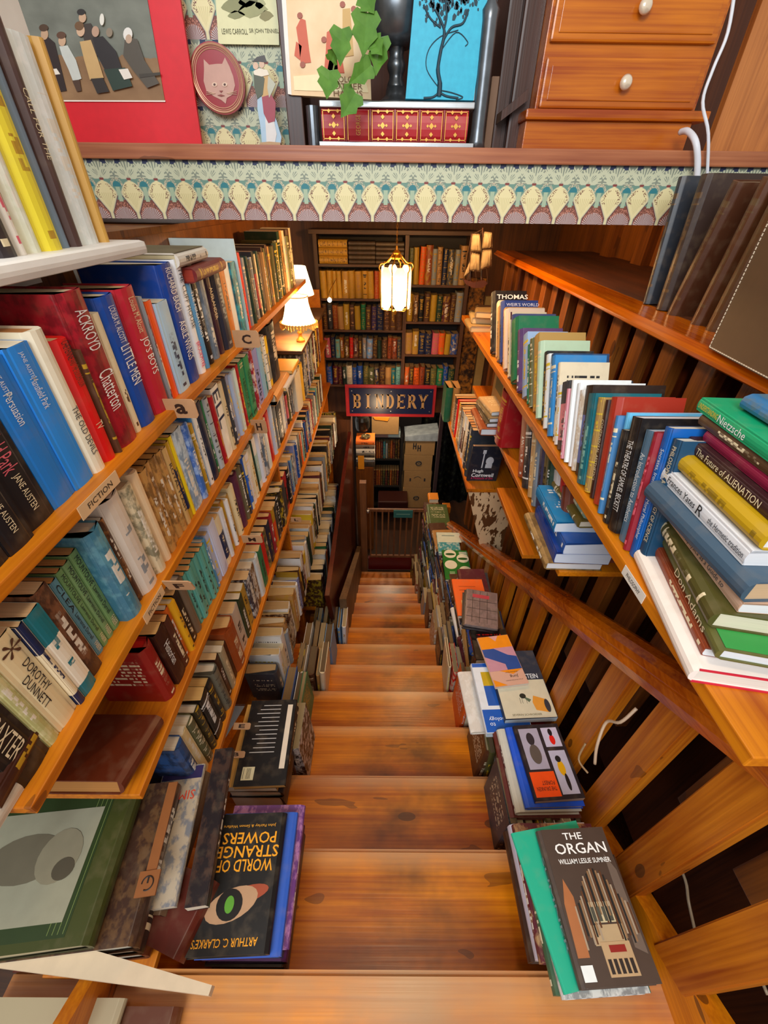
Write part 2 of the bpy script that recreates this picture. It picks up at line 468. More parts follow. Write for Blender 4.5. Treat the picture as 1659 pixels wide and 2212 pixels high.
# white painted wall, shelf and board at the near left
b = BM(); box(b, -.775, -.755, .2, 1.3, CZ-.42, CZ+.5)
for i in range(5): box(b, -.757, -.751, .34+i*.2, .352+i*.2, CZ-.42, CZ+.5)
struct('wall_white_panel', b, WHITEP)
t = thing('painted_shelf', 'thick white painted shelf with a rounded end at upper left', 'shelf', (-.65, .6, CZ-.1))
b = BM(); box(b, -.757, -.55, -.5, 1.13, CZ-.108, CZ-.08, bev=.011); part('shelf_board', b, WHITEP, t)
b = BM(); box(b, -.757, -.735, -.4, 1.0, CZ-.15, CZ-.108); part('batten', b, WHITEP, t)

# the left bookcase: uprights, back and six shelves
XB = -.51
BCW = wood('bookcase_pine', 'a04c02', 'd68008', 'y', .45)
t = thing('bookcase', 'tall pine bookcase along the left wall with long sloping-looking shelves', 'bookcase', (-.63, 1.9, CZ-1.9))
LV = {1: .415, 2: .715, 3: 1.015, 4: 1.40, 5: 1.95, 6: 2.55}
for k, (y0, y1) in {1: (.215, 3.02), 2: (.215, 1.86), 3: (.33, 3.88), 4: (.10, 3.88), 5: (1.02, 3.88), 6: (2.1, 3.88)}.items():
    b = BM(); box(b, -.755, XB, y0, y1, CZ-LV[k]-.022, CZ-LV[k], bev=.0025); part('shelf_board', b, BCW, t)
for y, zt, zb in ((1.82, .40, 2.6), (3.80, .6, 3.6)):
    b = BM(); box(b, -.755, XB-.03, y, y+.022, CZ-zb, CZ-zt); part('upright', b, BCW, t)
b = BM(); box(b, -.76, -.752, .2, 3.86, CZ-1.0, CZ-.1); box(b, -.76, -.752, .45, 3.86, CZ-3.6, CZ-1.0); part('back_panel', b, BROWNW, t)

# upper guard rail with broad ledge
GUARDW = wood('guard_posts', '5c2c08', '9c5a1c', 'z', .45)
t = thing('guard_rail', 'broad varnished guard ledge on square posts running along the right side', 'railing', (.9, 1.6, CZ-.3))
b = BM()
prof = [(.765, -.302), (.765, -.293), (.775, -.285), (.785, -.276), (.90, -.276), (.905, -.28), (.905, -.318), (.80, -.318), (.79, -.308)]
b2_ = BM(); box(b2_, .906, 1.45, .05, 3.4, CZ-.318, CZ-.277); part('inner_ledge', b2_, wood('inner_ledge', '3c1c0a', '6a3410', 'y', .6), t)
extrude_poly(b, [(x, .05, CZ+z) for x, z in prof], (0, 3.35, 0)); part('ledge_board', b, RAIL, t)
for i in range(19):
    b = BM(); y = .2+i*.175; zb = CZ-1.2-.45*y
    box(b, .86, .90, y, y+.075, zb, CZ-.318, bev=.004); part('baluster', b, GUARDW, t)
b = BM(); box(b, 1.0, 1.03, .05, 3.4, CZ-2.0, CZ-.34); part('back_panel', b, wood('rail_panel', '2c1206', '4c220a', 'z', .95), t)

# sloping stair rail with balusters
t = thing('stair_rail', 'sloping varnished pine handrail with flat balusters on the right of the stairs', 'railing', (.66, .4, CZ-.9))
def hz(y): return CZ-(.52+.637*y)
ya, yb2 = -.05, 3.35
b = BM()
prof = [(-.035, -.045), (-.042, -.02), (-.034, -.008), (-.036, .0), (-.03, .014), (-.012, .022), (.012, .022), (.03, .014), (.036, 0), (.034, -.008), (.042, -.02), (.035, -.045)]
extrude_poly(b, [(.665+x*1.3, ya, hz(ya)+z*1.3) for x, z in prof], (0, yb2-ya, hz(yb2)-hz(ya))); part('handrail', b, RAIL, t)
for i in range(20):
    y = .075+i*.172
    b = BM(); top0, top1 = hz(y)-.045, hz(y+.085)-.045; zb0 = CZ-(1.29+.637*y); zb1 = CZ-(1.29+.637*(y+.085))
    extrude_poly(b, [(.655, y, top0), (.655, y+.085, top1), (.655, y+.085, zb1-.02), (.655, y, zb0-.02)], (.036, 0, 0))
    bmesh.ops.bevel(b, geom=b.edges[:], offset=.0035, segments=2, affect='EDGES'); part('baluster', b, PINE_Z, t)
y = 3.38; b = BM(); box(b, .62, .70, y, y+.08, 0, hz(3.3)+.12, bev=.004); part('newel_post', b, PINE_Z, t)

# shelves hung on the right balustrade
def rshelf(nm, lab, x0, x1, D, y0, y1, th=.02):
    b = BM(); box(b, x0, x1, y0, y1, CZ-D-th, CZ-D, bev=.0025); o = obj(nm, b, BCW); tag(o, lab, 'shelf'); return o
rshelf('hanging_shelf', 'long pine shelf with the philosophy books hung on the right balustrade', .52, .85, .614, .25, 3.0, .028)
rshelf('hanging_shelf', 'short pine shelf under the philosophy shelf carrying the blue book pile', .56, .85, .93, .92, 2.55)
rshelf('hanging_shelf', 'narrow empty pine shelf third down on the right balustrade', .56, .68, 1.12, 1.2, 1.68)
LEOP, bb = begin('blotched_print', .6); x, y, z = xyz(coords())
base(bb, mix((noise(vec(x*34+(z*12).sin()*.6, y, z*13), 1.0, 3) > .52), C('d8b488'), C('5c3410')))
t = thing('end_shelf', 'leaning pine end shelf carrying the row with the guitar cover book', 'shelf', (.58, 2.5, CZ-1.33))
b = BM(); box(b, .49, .78, 1.98, 3.1, CZ-1.355, CZ-1.33, bev=.002); part('shelf_board', b, BCW, t)
b = BM(); extrude_poly(b, [(.50, 1.99, CZ-1.355), (.78, 1.99, CZ-1.355), (.78, 1.99, CZ-1.85), (.66, 1.99, CZ-1.87)], (0, .02, 0)); part('side_panel', b, LEOP, t)
b = BM(); extrude_poly(b, [(.655, 1.985, CZ-1.80), (.70, 1.985, CZ-1.81), (.70, 1.985, CZ-1.86), (.655, 1.985, CZ-1.87)], (0, .004, 0)); part('red_patch', b, flat('b01c14'), t)

# lower left: mahogany partition, plank string and red sill
b = BM()
extrude_poly(b, [(-.36, 1.75, CZ-2.0), (-.36, 3.85, CZ-1.9), (-.36, 3.85, 0), (-.36, 1.95, CZ-2.7)], (.03, 0, 0))
tag(obj('partition', b, REDW), 'dark mahogany panel standing between the left books and the lower stairs', 'partition')
b = BM(); y0, y1 = 1.95, 3.7
extrude_poly(b, [(-.30, y0, CZ-(1.02+.637*y0)), (-.30, y1, CZ-(.98+.637*y1)), (-.30, y1, CZ-(1.4+.637*y1)), (-.30, y0, CZ-(1.44+.637*y0))], (.05, 0, 0))
tag(obj('side_plank', b, GREYW), 'weathered brown plank sloping down the left edge of lower stairs', 'plank')

# ================================================================ BOOKS
def shell(w_, t_, h_, hard):
    b = BM(); c = .0028 if hard else .0007; bul = min(.006, t_*.16) if hard else min(.0012, t_*.05)
    outer = [(-w_, 0), (-.004, 0)]
    n = 5
    for i in range(1, n): 
        a = i/n; outer.append((-.004+(.004+bul)*math.sin(PI*a)**.6 if False else bul*math.sin(PI*a)-.0015*(1-math.sin(PI*a)), t_*a))
    outer += [(-.004, t_), (-w_, t_)]
    if hard:
        outer = [(-w_, 0), (-.009, 0), (-.0065, .0008)] + outer[2:-2] + [(-.0065, t_-.0008), (-.009, t_), (-w_, t_)]
    inner = [(-w_, t_-c), (-c*1.5, t_-c), (-c*1.5, c), (-w_, c)]
    pl = outer+inner
    extrude_poly(b, [(x, y, 0) for x, y in pl], (0, 0, h_))
    return b, c, bul
BOOKS = 0
PIECES = []
def paint(o, c1, c2, rnd_):
    """colours and own coordinates of a book, stored on its points"""
    me = o.data; n = len(me.vertices); co = [v.co for v in me.vertices]
    lo = [min(v[i] for v in co) for i in range(3)]; hi = [max(v[i] for v in co) for i in range(3)]
    for nm, ty_, dat in (('bc', 'FLOAT_COLOR', [*c1, 1.0]*n), ('ac', 'FLOAT_COLOR', [*c2, 1.0]*n)):
        a = me.attributes.new(nm, ty_, 'POINT'); a.data.foreach_set('color', dat)
    a = me.attributes.new('gen', 'FLOAT_VECTOR', 'POINT'); a.data.foreach_set('vector', [(v[i]-lo[i])/max(1e-6, hi[i]-lo[i]) for v in co for i in range(3)])
    a = me.attributes.new('loc', 'FLOAT_VECTOR', 'POINT'); a.data.foreach_set('vector', [v[i] for v in co for i in range(3)])
    a = me.attributes.new('rnd', 'FLOAT', 'POINT'); a.data.foreach_set('value', [rnd_]*n)
def book(orig, ax, ay, w_, t_, h_, color, label, accent='c', mode='title', pg='e8d9b8', group=None, lean=0.0, hard=False,
         text=None, tcol='w', tsz=.55, cat='book', name='book', tpos=.5, tlen=.62, roll=0.0):
    """origin = foot corner of the spine; ax outward from the spine, ay along the thickness"""
    global BOOKS; BOOKS += 1
    ax, ay = Vector(ax).normalized(), Vector(ay).normalized(); az = ax.cross(ay)
    m = Matrix((ax, ay, az)).transposed()
    if lean: m = Matrix.Rotation(lean, 3, ax) @ m
    if roll: m = Matrix.Rotation(roll, 3, ay) @ m
    b, c, bul = shell(w_, t_, h_, hard)
    r = obj(name, b, COVER[mode]); r.matrix_world = Matrix.Translation(orig) @ m.to_4x4()
    rnd_ = random.random()
    if text and mode == 'art': mode = 'marble'
    elif text and mode in ('title', 'gilt', 'band', 'block'): mode = 'plain' if mode == 'title' else mode
    r.data.materials[0] = COVER[mode]; paint(r, C(color), C(accent), rnd_); PIECES.append(r)
    tag(r, label, cat, group)
    ins = .0035 if hard else .0004
    b = BM(); box(b, -w_+(ins*1.2 if hard else .0005), -c*1.5-.0002, c+.0001, t_-c-.0001, ins, h_-ins)
    p = obj('page_block', b, PAGES, r); paint(p, srgb(pg), (0, 0, 0), rnd_)
    if text:
        s = [text] if isinstance(text, str) else text
        for i, q in enumerate(s):
            if isinstance(q, str): q = (q, tpos, tlen, tsz, tcol)
            tx, pos, ln, sz, tc = q[:5]; off = q[5] if len(q) > 5 else 0
            lettering(r, tx, (bul, t_*(.5+off), h_*(1-pos)), (0, 0, -1), (0, 1, 0), h_*ln, t_*sz, tc)
    return r

def cname(c): return PAL[c][0] if c in PAL else None
USED = {}
def uniq(basetext, alts):
    """first label not yet used"""
    for a in alts:
        s = (basetext+' '+a).strip()
        if s not in LABELS and 4 <= len(s.split()) <= 16: return s
    return None
ORD = ['first', 'second', 'third', 'fourth', 'fifth', 'sixth', 'seventh', 'eighth', 'ninth', 'tenth']
def nth(n):
    if n < 10: return ORD[n]
    n += 1; return f"{n}{'th' if 10 < n % 100 < 14 else {1: 'st', 2: 'nd', 3: 'rd'}.get(n % 10, 'th')}"

def left_row(X, D, items, y0, where, group, depth=(.13, .17), hr=(.2, .24), pgs=('e8d9b8', 'e6dcc6', 'd8bd8c'), start_n=0, side='L', leanf=None, endword='near'):
    """items: (end, colour, height or None, options) ; end = column of the far foot of the spine, or ('t', thickness)"""
    y = y0; n = start_n; cols = [it[1] for it in items]
    for i, it in enumerate(items):
        e, cc = it[0], it[1]; h_ = it[2] if len(it) > 2 and it[2] else random.uniform(*hr); op = dict(it[3]) if len(it) > 3 else {}
        Xb = X + op.pop('dx', random.uniform(-.006, .004))
        if isinstance(e, tuple): y1 = y+e[1]
        else: y1 = y_at(X, -(-D), e) if True else 0
        t_ = y1-y-.0008
        if t_ < .004: t_ = .004; y1 = y+t_+.0008
        wd = op.pop('w', random.uniform(*depth)); hard = op.pop('hard', random.random() < .4)
        mode = op.pop('mode', random.choice(['title', 'title', 'title', 'band', 'block', 'art', 'gilt' if hard else 'title']))
        acc = op.pop('accent', random.choice([k for k in 'wcymkwc' if k != cc]))
        cn = op.pop('cn', None) or cname(cc) or 'pale'
        lab = op.pop('label', None)
        if lab is None:
            kind = 'hardback' if hard else 'paperback'
            sz = 'thick ' if t_ > .04 else 'slim ' if t_ < .016 else ''
            pv = cname(cols[i-1]) if i else None; nx = cname(cols[i+1]) if i+1 < len(cols) else None
            alts = []
            if pv and nx: alts.append(f"between {pv} and {nx} books on {where}")
            alts.append(f"{nth(n)} from the {endword} end of {where}")
            lab = uniq(f"{sz}{cn} {kind}", alts) or f"{sz}{cn} {kind} {nth(n)} from the {endword} end of {where}"
        pg = op.pop('pg', random.choice(pgs))
        ln = op.pop('lean', leanf(y) if leanf else random.gauss(0, .012))
        if side == 'L':
            book((Xb, y, CZ-D), (1, 0, 0), (0, 1, 0), wd, t_, h_, cc, lab, acc, mode, pg, group, -ln, hard, **op)
        else:
            book((Xb, y1, CZ-D), (-1, 0, 0), (0, -1, 0), wd, t_, h_, cc, lab, acc, mode, pg, group, ln, hard, **op)
        y = y1; n += 1
    return y, n
def y_at_cz(X, D, px): return y_at(X, D, px)

# ---------------------------------------------------------------- left bookcase, top shelf
XL = -.535
H = True
D1, D2, D3, D4, D5, D6 = LV[1], LV[2], LV[3], LV[4], LV[5], LV[6]
g1, w1 = 'books on the top left shelf', 'the top left shelf'
def O(**k): return k
jane = lambda ex, lab, ti: (ex, 'k', .205, O(hard=False, mode='plain', w=.13, pg='c9b48a', label=lab, lean=0, cn='black',
      text=[(ti, .33, .42, .5, 'p'), ('JANE AUSTEN', .72, .3, .28, 'c')]))
items = [
 jane(-120, 'black classic paperback leftmost on the top left shelf at frame edge', 'Emma'),
 jane(-45, 'black classic paperback second from the left edge on the top shelf', 'Persuasion'),
 jane(20, 'black classic paperback third from left below FICTION shelf label', 'Sense and Sensibility'),
 jane(72, 'black classic paperback next but one before the blue paperbacks', 'Northanger Abbey'),
 jane(126, 'black paperback with pink title beside the blue paperbacks', 'Mansfield Park'),
 (170, '1f7ad0', .235, O(hard=False, mode='plain', cn='blue', label='bright blue paperback beside the black classics on top left shelf', pg='efe6d0', w=.15, lean=0, text=[('Persuasion', .3, .2, .3, 'w'), ('JANE AUSTEN', .14, .18, .2, 'w')])),
 (206, '2a8ae2', .24, O(hard=False, mode='plain', cn='blue', label='bright blue paperback beside the cream hardback on the top left shelf', pg='efe6d0', w=.15, lean=0, text=[('Mansfield Park', .3, .2, .3, 'w'), ('JANE AUSTEN', .13, .18, .2, 'w')])),
 (233, 'ece2c8', .25, O(hard=H, mode='plain', cn='cream', label='cream hardback with The Old Devils on its spine, top left shelf', w=.155, pg='c98a50', lean=0, text='THE OLD DEVILS', tcol='h', tpos=.68, tlen=.36, tsz=.35)),
 (256, 'd81210', .225, O(hard=H, mode='plain', cn='red', label='red and cream hardback with hand lettered Golden Lion spine', w=.12, lean=.02, text=[('CHEYENNE', .08, .13, .5, 'k'), ('AND THE GOLDEN LION', .25, .2, .5, 'f'), ('TV', .68, .06, .5, 'c')])),
 (263, 'f', .20, O(hard=H)),
 (302, 'a01022', .285, O(hard=H, mode='art', accent='5a0812', cn='dark red', label='large marbled dark red hardback with cursive white spine title, top left shelf', w=.175, lean=.0, text=[('ACKROYD', .22, .24, .45, 'w'), ('Chatterton', .6, .26, .6, 'w')])),
 (312, 'c', .24, O(hard=False, mode='title', accent='f')),
 (342, '0e459c', .262, O(hard=H, mode='plain', cn='blue', label='blue hardback with white spine lettering left of the crimson one', w=.14, lean=0, text=[('LITTLE MEN', .5, .3, .5, 'w'), ('LOUISA M. ALCOTT', .2, .26, .3, 'w')])),
 (371, 'b81c30', .265, O(hard=H, mode='plain', cn='red', label="crimson hardback with white spine lettering right of the blue one", w=.15, lean=0, text=[("JO'S BOYS", .52, .3, .5, 'w'), ('Louisa M. Alcott', .2, .26, .3, 'c')])),
 (375, 'x', .24, O(hard=False, mode='title', accent='k', lean=0)),
 (380, 'e4dcd0', .2, O(hard=False, cn='white', mode='block', accent='r', lean=0)),
 (391, 'f0560c', .225, O(hard=False, mode='plain', cn='orange', label='bright orange paperback spine on the top left shelf', lean=0)),
 (411, 'a9cbe4', .215, O(hard=False, mode='title', accent='n', cn='pale blue', label='pale blue thick paperback before the tall deep blue book', lean=0, w=.13)),
 (434, '0a3c92', .285, O(hard=H, mode='plain', cn='blue', label='tall deep blue hardback with its cover rising behind the orange spine', w=.19, lean=0, text=[('RICHARD BACH', .2, .34, .4, 'w'), ('AGILE WINGS', .62, .34, .45, 'w')])),
 (447, 'eceef2', .288, O(hard=H, mode='plain', cn='white', label='white hardback with pink foot and widely spaced spine lettering', w=.19, lean=0, text=[('THE CLIFF HOUSE', .32, .5, .5, 'h'), ('BROOKMYRE', .82, .24, .5, 'e8206a')])),
 (455, '5c9ccc', .245, O(hard=H, mode='plain', cn='pale blue', label='sky blue hardback right of the white and pink spine', lean=0, text='THE MINIATURIST', tlen=.5, tpos=.4)),
 (467, 'k', .28, O(hard=H, mode='title', accent='w', label='tall black hardback with white lettering beside the sky blue hardback', w=.18, lean=0)),
 (479, '8a98a6', .24, O(hard=H, mode='art', accent='5c6c7c', cn='grey', label='mottled grey blue hardback between two black hardbacks', lean=0)),
 (489, '3a1c2c', .25, O(hard=H, mode='plain', cn='dark plum', label='dark plum hardback with pale spine lettering on top left shelf', lean=0, text='AUSLANDER', tcol='c', tpos=.4, tlen=.36, tsz=.5)),
 (504, '20283c', .26, O(hard=H, mode='title', accent='x', cn='blue black', label='blue black hardback just before the orange tan spine', lean=0)),
 (513, 'd07a28', .25, O(hard=False, mode='title', accent='k', cn='orange tan', label='orange tan paperback above the letter C tag', lean=0)),
 (524, 'w', .24, O(hard=False, mode='plain', lean=0)),
 (533, '2f9cb0', .235, O(hard=False, mode='art', accent='k', cn='aqua', label='aqua paperback with black drawing before the pale divider board', lean=0)),
]
y, n = left_row(XL, D1, items, y_at(XL, D1, -200), w1, g1)
# pale display board standing on the shelf
yb = y+.004
b = BM(); box(b, -.75, -.525, yb, yb+.004, CZ-D1, CZ-D1+.30)
t = obj('display_board', b, flat('c3d2d2')); tag(t, 'large pale blue grey board standing upright on the top left shelf', 'board')
b = BM(); box(b, -.7405, -.529, yb+.0041, yb+.008, CZ-D1, CZ-D1+.301); o = obj('brown_backing', b, flat('4a2412')); o.parent = t
items = [(('t', .022), 'k', .21, O(mode='block', accent='R', label='black and scarlet book at the foot of the display board')),
 (('t', .04), 'R', .255, O(hard=H, mode='plain', label='tall scarlet hardback beside the display board'))]
seq = 'xdwhxrcdfzfofzfofdoc'
for k, cc in enumerate(seq): items.append((('t', .022+random.random()*.02), cc, random.uniform(.22, .25)))
y, n = left_row(XL, D1, items, yb+.012, w1, g1, start_n=n)
for k, cc in enumerate('dzcxofc'):
    y, n = left_row(XL, D1, [(('t', .055), cc, random.uniform(.25, .29))], y, w1, g1, start_n=n)
# the flat books lying on top of the tall ones, upper shelf
book((-.525, 1.42, CZ-.148), (1, 0, 0), (0, 0, 1), .2, .034, .21, 'd8d0c4', 'worn brown covered book with pale spine lying flat on top', 'h', 'title', 'd8c8a0', None, 0, True)
b = BM(); box(b, -.196, -.004, .0342, .0348, .004, .206); m, bb = begin('worn_cover', .5); base(bb, mix(noise(coords(), 14, 5), C('3c2418'), C('7c7854'))); obj('cover_print', b, m, PIECES[-1])
book((-.505, 1.50, CZ-.186), (1, 0, 0), (0, 0, 1), .17, .036, .25, '6a1414', 'dark red leather book lying flat beneath the worn brown one', 'm', 'band', 'a03018', None, 0, True)

# ---------------------------------------------------------------- second shelf
g2, w2 = 'books on the second left shelf', 'the second left shelf'
dur = lambda ex, c, h_, ti, lab, tc='k': (ex, c, h_, O(hard=False, mode='plain', cn='green', w=.12, pg='d89a58', lean=0, dx=-.02, label=lab,
      text=[(ti, .22, .34, .5, tc), ('Lawrence Durrell', .6, .36, .42, tc), ('FABER', .9, .12, .5, 'c')]))
items = [
 (116, '1e1712', .19, O(hard=False, mode='plain', cn='dark brown', label='nearest dark paperback on second left shelf with gilt lettering', w=.13, lean=.0, text='BAXTER', tcol='c', tlen=.4, tsz=.5)),
 (136, 'b9b87a', .205, O(hard=False, mode='art', accent='e0d8a8', cn='pale green', label='pale green misty cover paperback left of the cream ink flourish one', w=.13, lean=0)),
 (172, 'e6d2a4', .22, O(hard=False, mode='plain', cn='cream', label='cream paperback with big hand lettered spine and ink flourish', w=.13, lean=0, text=[('DOROTHY', .44, .34, .30, 'k', .16), ('DUNNETT', .54, .34, .30, 'k', -.2), ('*', .12, .12, .8, 'f', .1)])),
 (182, 'ead9b4', .215, O(hard=False, mode='block', accent='n', cn='cream', w=.12, label='cream paperback with navy spine panel right of the ink flourish one', lean=0)),
 (206, 'f0e6d0', .215, O(hard=False, mode='block', accent='t', cn='white', w=.12, label='off white paperback with a teal spine panel', lean=0, text=None)),
 (228, '4a2e20', .225, O(hard=False, mode='art', accent='8a5a3c', cn='brown', w=.14, label='thick brown picture spine paperback before the hand lettered row', lean=0)),
 dur(236, 'f0e4c8', .205, 'BALTHAZAR', 'cream paperback with hand lettered spine, first of the row of five'),
 dur(247, '5e94a8', .2, 'CLEA', 'blue paperback with hand lettered spine in the row of five'),
 dur(257, '6f9a62', .205, 'MOUNTOLIVE', 'green hand lettered paperback next to the thin blue one'),
 dur(268, '789e68', .205, 'MOUNTOLIVE', 'green hand lettered paperback, middle one of the three green'),
 dur(281, '6f9a62', .21, 'MOUNTOLIVE', 'green hand lettered paperback next to the thick blue book'),
 (307, '3f7a94', .23, O(hard=H, mode='art', accent='6aa4b4', cn='blue', label='thick grey blue hardback with sticker beside the hand lettered green paperbacks', w=.15, lean=0)),
 (314, '4a2c1c', .225, O(hard=False, mode='art', accent='b87a3c', cn='brown', lean=0)),
 (342, 'dccfc0', .25, O(hard=H, mode='title', accent='x', cn='white', label='large off white hardback with printed text cover on second shelf', w=.185, lean=0)),
 (358, 'd8c8a4', .24, O(hard=H, mode='art', accent='2c4030', cn='cream', label='cream hardback with green landscape spine on second shelf', w=.17, lean=0)),
 (370, 'e8caa0', .25, O(hard=H, mode='plain', cn='pale tan', label='plain pale tan hardback after the green landscape spine', lean=0)),
] + [(x_, 'bd8c4c', .235, O(hard=False, mode='art', accent='4a2c18', cn='tan', label=f'tan illustrated spine paperback, {q} of the tan set', lean=0, pg='c8924c'))
     for x_, q in ((381, 'nearest'), (390, 'second'), (399, 'third'), (407, 'fourth'))] + [
 (414, 'caa468', .23, O(hard=False, mode='plain', cn='tan', label='pale tan paperback with black spine lettering after the tan set', lean=0, text='ROYAL FLASH', tcol='k')),
 (420, 'n', .235, O(lean=0)), (425, 'e8cc18', .24, O(hard=False, mode='plain', lean=0, label='yellow edged book between navy and blue white books', cn='yellow')),
 (440, 'c2d6e6', .24, O(hard=False, mode='art', accent='46688c', cn='blue white', label='thick white and blue painted spine hardback', lean=0)),
 (449, '3c68b4', .235, O(mode='art', accent='b0c8e8', cn='blue', lean=0)), (454, 'm', .22), (459, '2c7cc0', .235, O(cn='blue')),
 (465, 'w', .23), (474, '14203c', .25, O(hard=False, mode='plain', cn='navy', label='navy paperback after the white and blue painted spines', lean=0)),
 (479, 'g', .24, O(accent='w', mode='title')), (487, 'aeb4b8', .24, O(cn='grey')), (492, 'r', .23), (504, 'f1f1ea', .245, O(hard=False, mode='plain', cn='white', label='white paperback with bold blue capitals on the spine', lean=0, text=[('ELL', .3, .5, .8, 'n')])),
 (511, 'd8c49a', .24, O(cn='beige')), (517, 'h', .24), (523, '8a98c0', .235, O(cn='lilac')), (529, 'b0c0dc', .23, O(cn='lilac')), (536, 'd4e8e4', .23, O(cn='pale aqua')), (540, 'r', .235),
 (548, '2f8a58', .235, O(hard=False, mode='plain', cn='green', label='green paperback with black letter block, nearer of two', lean=0, pg='e8ecd8', text=[('A BURNT-OUT CASE', .52, .5, .5, 'k'), ('N', .07, .06, .7, 'c'), ('E', .93, .06, .7, 'k')])),
 (556, '349060', .235, O(hard=False, mode='plain', cn='green', label='green paperback with black letter block, farther of two', lean=0, pg='e8ecd8', text=[('THE END OF THE AFFAIR', .5, .56, .5, 'k'), ('E', .93, .06, .7, 'k')])),
 (562, 'a02434', .24, O(cn='dark red')), (572, '8f96e0', .225, O(hard=False, mode='title', accent='n', cn='lilac', label='lilac blue paperback beside the pale blue one', lean=0, pg='c8d0dc')),
 (579, '86bcea', .235, O(hard=False, mode='plain', cn='pale blue', label='pale blue tall paperback under the letter C tag', lean=0, w=.17)),
 (583, 't', .22), (588, 'e4e8e4', .235, O(cn='white')), (592, 'x', .22), (606, '20242c', .255, O(hard=H, mode='art', accent='383c48', cn='black', label='tall worn black hardback ending the second left shelf', lean=0, w=.17))]
y, n = left_row(-.53, D2, items, y_at(-.53, D2, 62), w2, g2, pgs=('dcae74', 'e2c294', 'e8dcc4'))
# things at the near end of the second shelf
book((-.535, .24, CZ-D2), (1, 0, 0), (0, 0, 1), .19, .028, .1, 'c8bca8', 'pale cardboard book lying at the near end of second shelf', 'x', 'plain')
book((-.54, .335, CZ-D2+.030), (1, 0.1, 0), (0, 0, 1), .18, .03, .13, '3c1a0e', 'dark brown paperback lying on the pale cardboard book', 'm', 'title')

# ---------------------------------------------------------------- third shelf
g3, w3 = 'books on the third left shelf', 'the third left shelf'
pe = ('e4b474', 'e8c48c', 'd8a05c')
aq = lambda ex, q: (ex, '5fa79a', .2, O(hard=False, mode='title', accent='k', cn='aqua', label=f'aqua green series paperback, {q} in the aqua run', lean=0, pg='e4ac68', w=.12))
items = [
 (384, '8c1410', .205, O(hard=H, mode='title', accent='c', cn='red', label='brown red hardback with bright red page edges, lying slanted', lean=0, pg='d01008', w=.15)),
 (399, '35150e', .2, O(hard=False, mode='plain', cn='dark red', label='dark red paperback with large white Historian spine title', lean=0, w=.13, pg='e8ba74', text='Historian', tcol='w', tpos=.45, tlen=.4, tsz=.5)),
 (408, '4a2418', .19, O(hard=False, mode='title', accent='c', w=.12, lean=0, cn='brown', label='dark brown paperback lying next above Historian', pg='e4ac68')),
 (414, 'd8641c', .2, O(lean=0, cn='orange')), (421, 'e0a414', .2, O(hard=H, mode='title', accent='f', cn='yellow', label='golden yellow hardback among the dark third shelf books', lean=0)),
 (430, '1c1816', .2, O(hard=False, accent='c', cn='black', label='black paperback between yellow and taupe third shelf books', lean=0)),
 (440, '6e5c48', .21, O(hard=H, mode='plain', cn='taupe', label='plain taupe cloth hardback below the aqua paperbacks', lean=0)),
 aq(445, 'nearest'), aq(451, 'second'), aq(457, 'third'), aq(463, 'fourth'), aq(468, 'fifth'), aq(473, 'farthest'),
 (478, '4c90c0', .2, O(cn='blue')), (484, 'b4bcd8', .2, O(cn='lilac')), (494, 'd0d6f0', .215, O(hard=False, mode='plain', cn='lilac white', w=.16, label='large lilac white paperback under the letter F tag')),
 (501, '1c2c54', .2), (507, 'd8d8dc', .2, O(cn='white')), (512, 'b87828', .21, O(cn='tan')), (516, 'w', .2), (521, 'b08c40', .2, O(cn='mustard')), (528, 'ead8a8', .215, O(hard=H, cn='cream', mode='title', accent='k', label='big cream hardback with worn black lettering on third shelf', w=.16)),
 (536, '5a2a44', .23, O(hard=H, mode='plain', cn='plum', label='large plum cloth hardback with torn white label', w=.15)), (541, '6c6448', .23, O(hard=H, cn='olive')), (545, 'h', .22),
 (550, '2864c8', .235, O(cn='blue', hard=H)), (555, 'e8e8f0', .23, O(cn='white')), (562, 'e8dcb8', .235, O(hard=H, cn='cream')), (565, '184034', .235, O(cn='dark green')), (570, 'a8d0d0', .235, O(cn='aqua')),
 (576, 'dfe4f0', .235, O(cn='white')), (583, '5c7088', .235, O(cn='blue grey')), (588, 'd8e8f0', .24, O(cn='white')), (596, 'c0101c', .245, O(hard=H, cn='red', mode='plain', label='bright red hardback standing on the third left shelf')), (601, 'c4d8f4', .245, O(cn='pale blue')), (607, '707880', .24, O(cn='grey')),
 (615, '181c24', .25, O(cn='black', hard=False, mode='title', accent='w', label='black paperback with white lettering beneath the H tag')), (620, 'd4dae4', .24, O(cn='white'))]
seq = 'lxpowhx'
for cc in seq: items.append((('t', random.uniform(.025, .04)), cc, random.uniform(.22, .25)))
y, n = left_row(-.53, D3, items, y_at(-.53, D3, 368), w3, g3, pgs=('e4b474', 'e8dcc4', 'e4d4b0'))
y3 = y
book((-.52, .47, CZ-D3+.004), (1, 0, .0), (0, .28, 1), .17, .04, .16, '5c240e', 'reddish brown leather album lying slanted at near end', 'm', 'plain', 'b07838', None, 0, True)
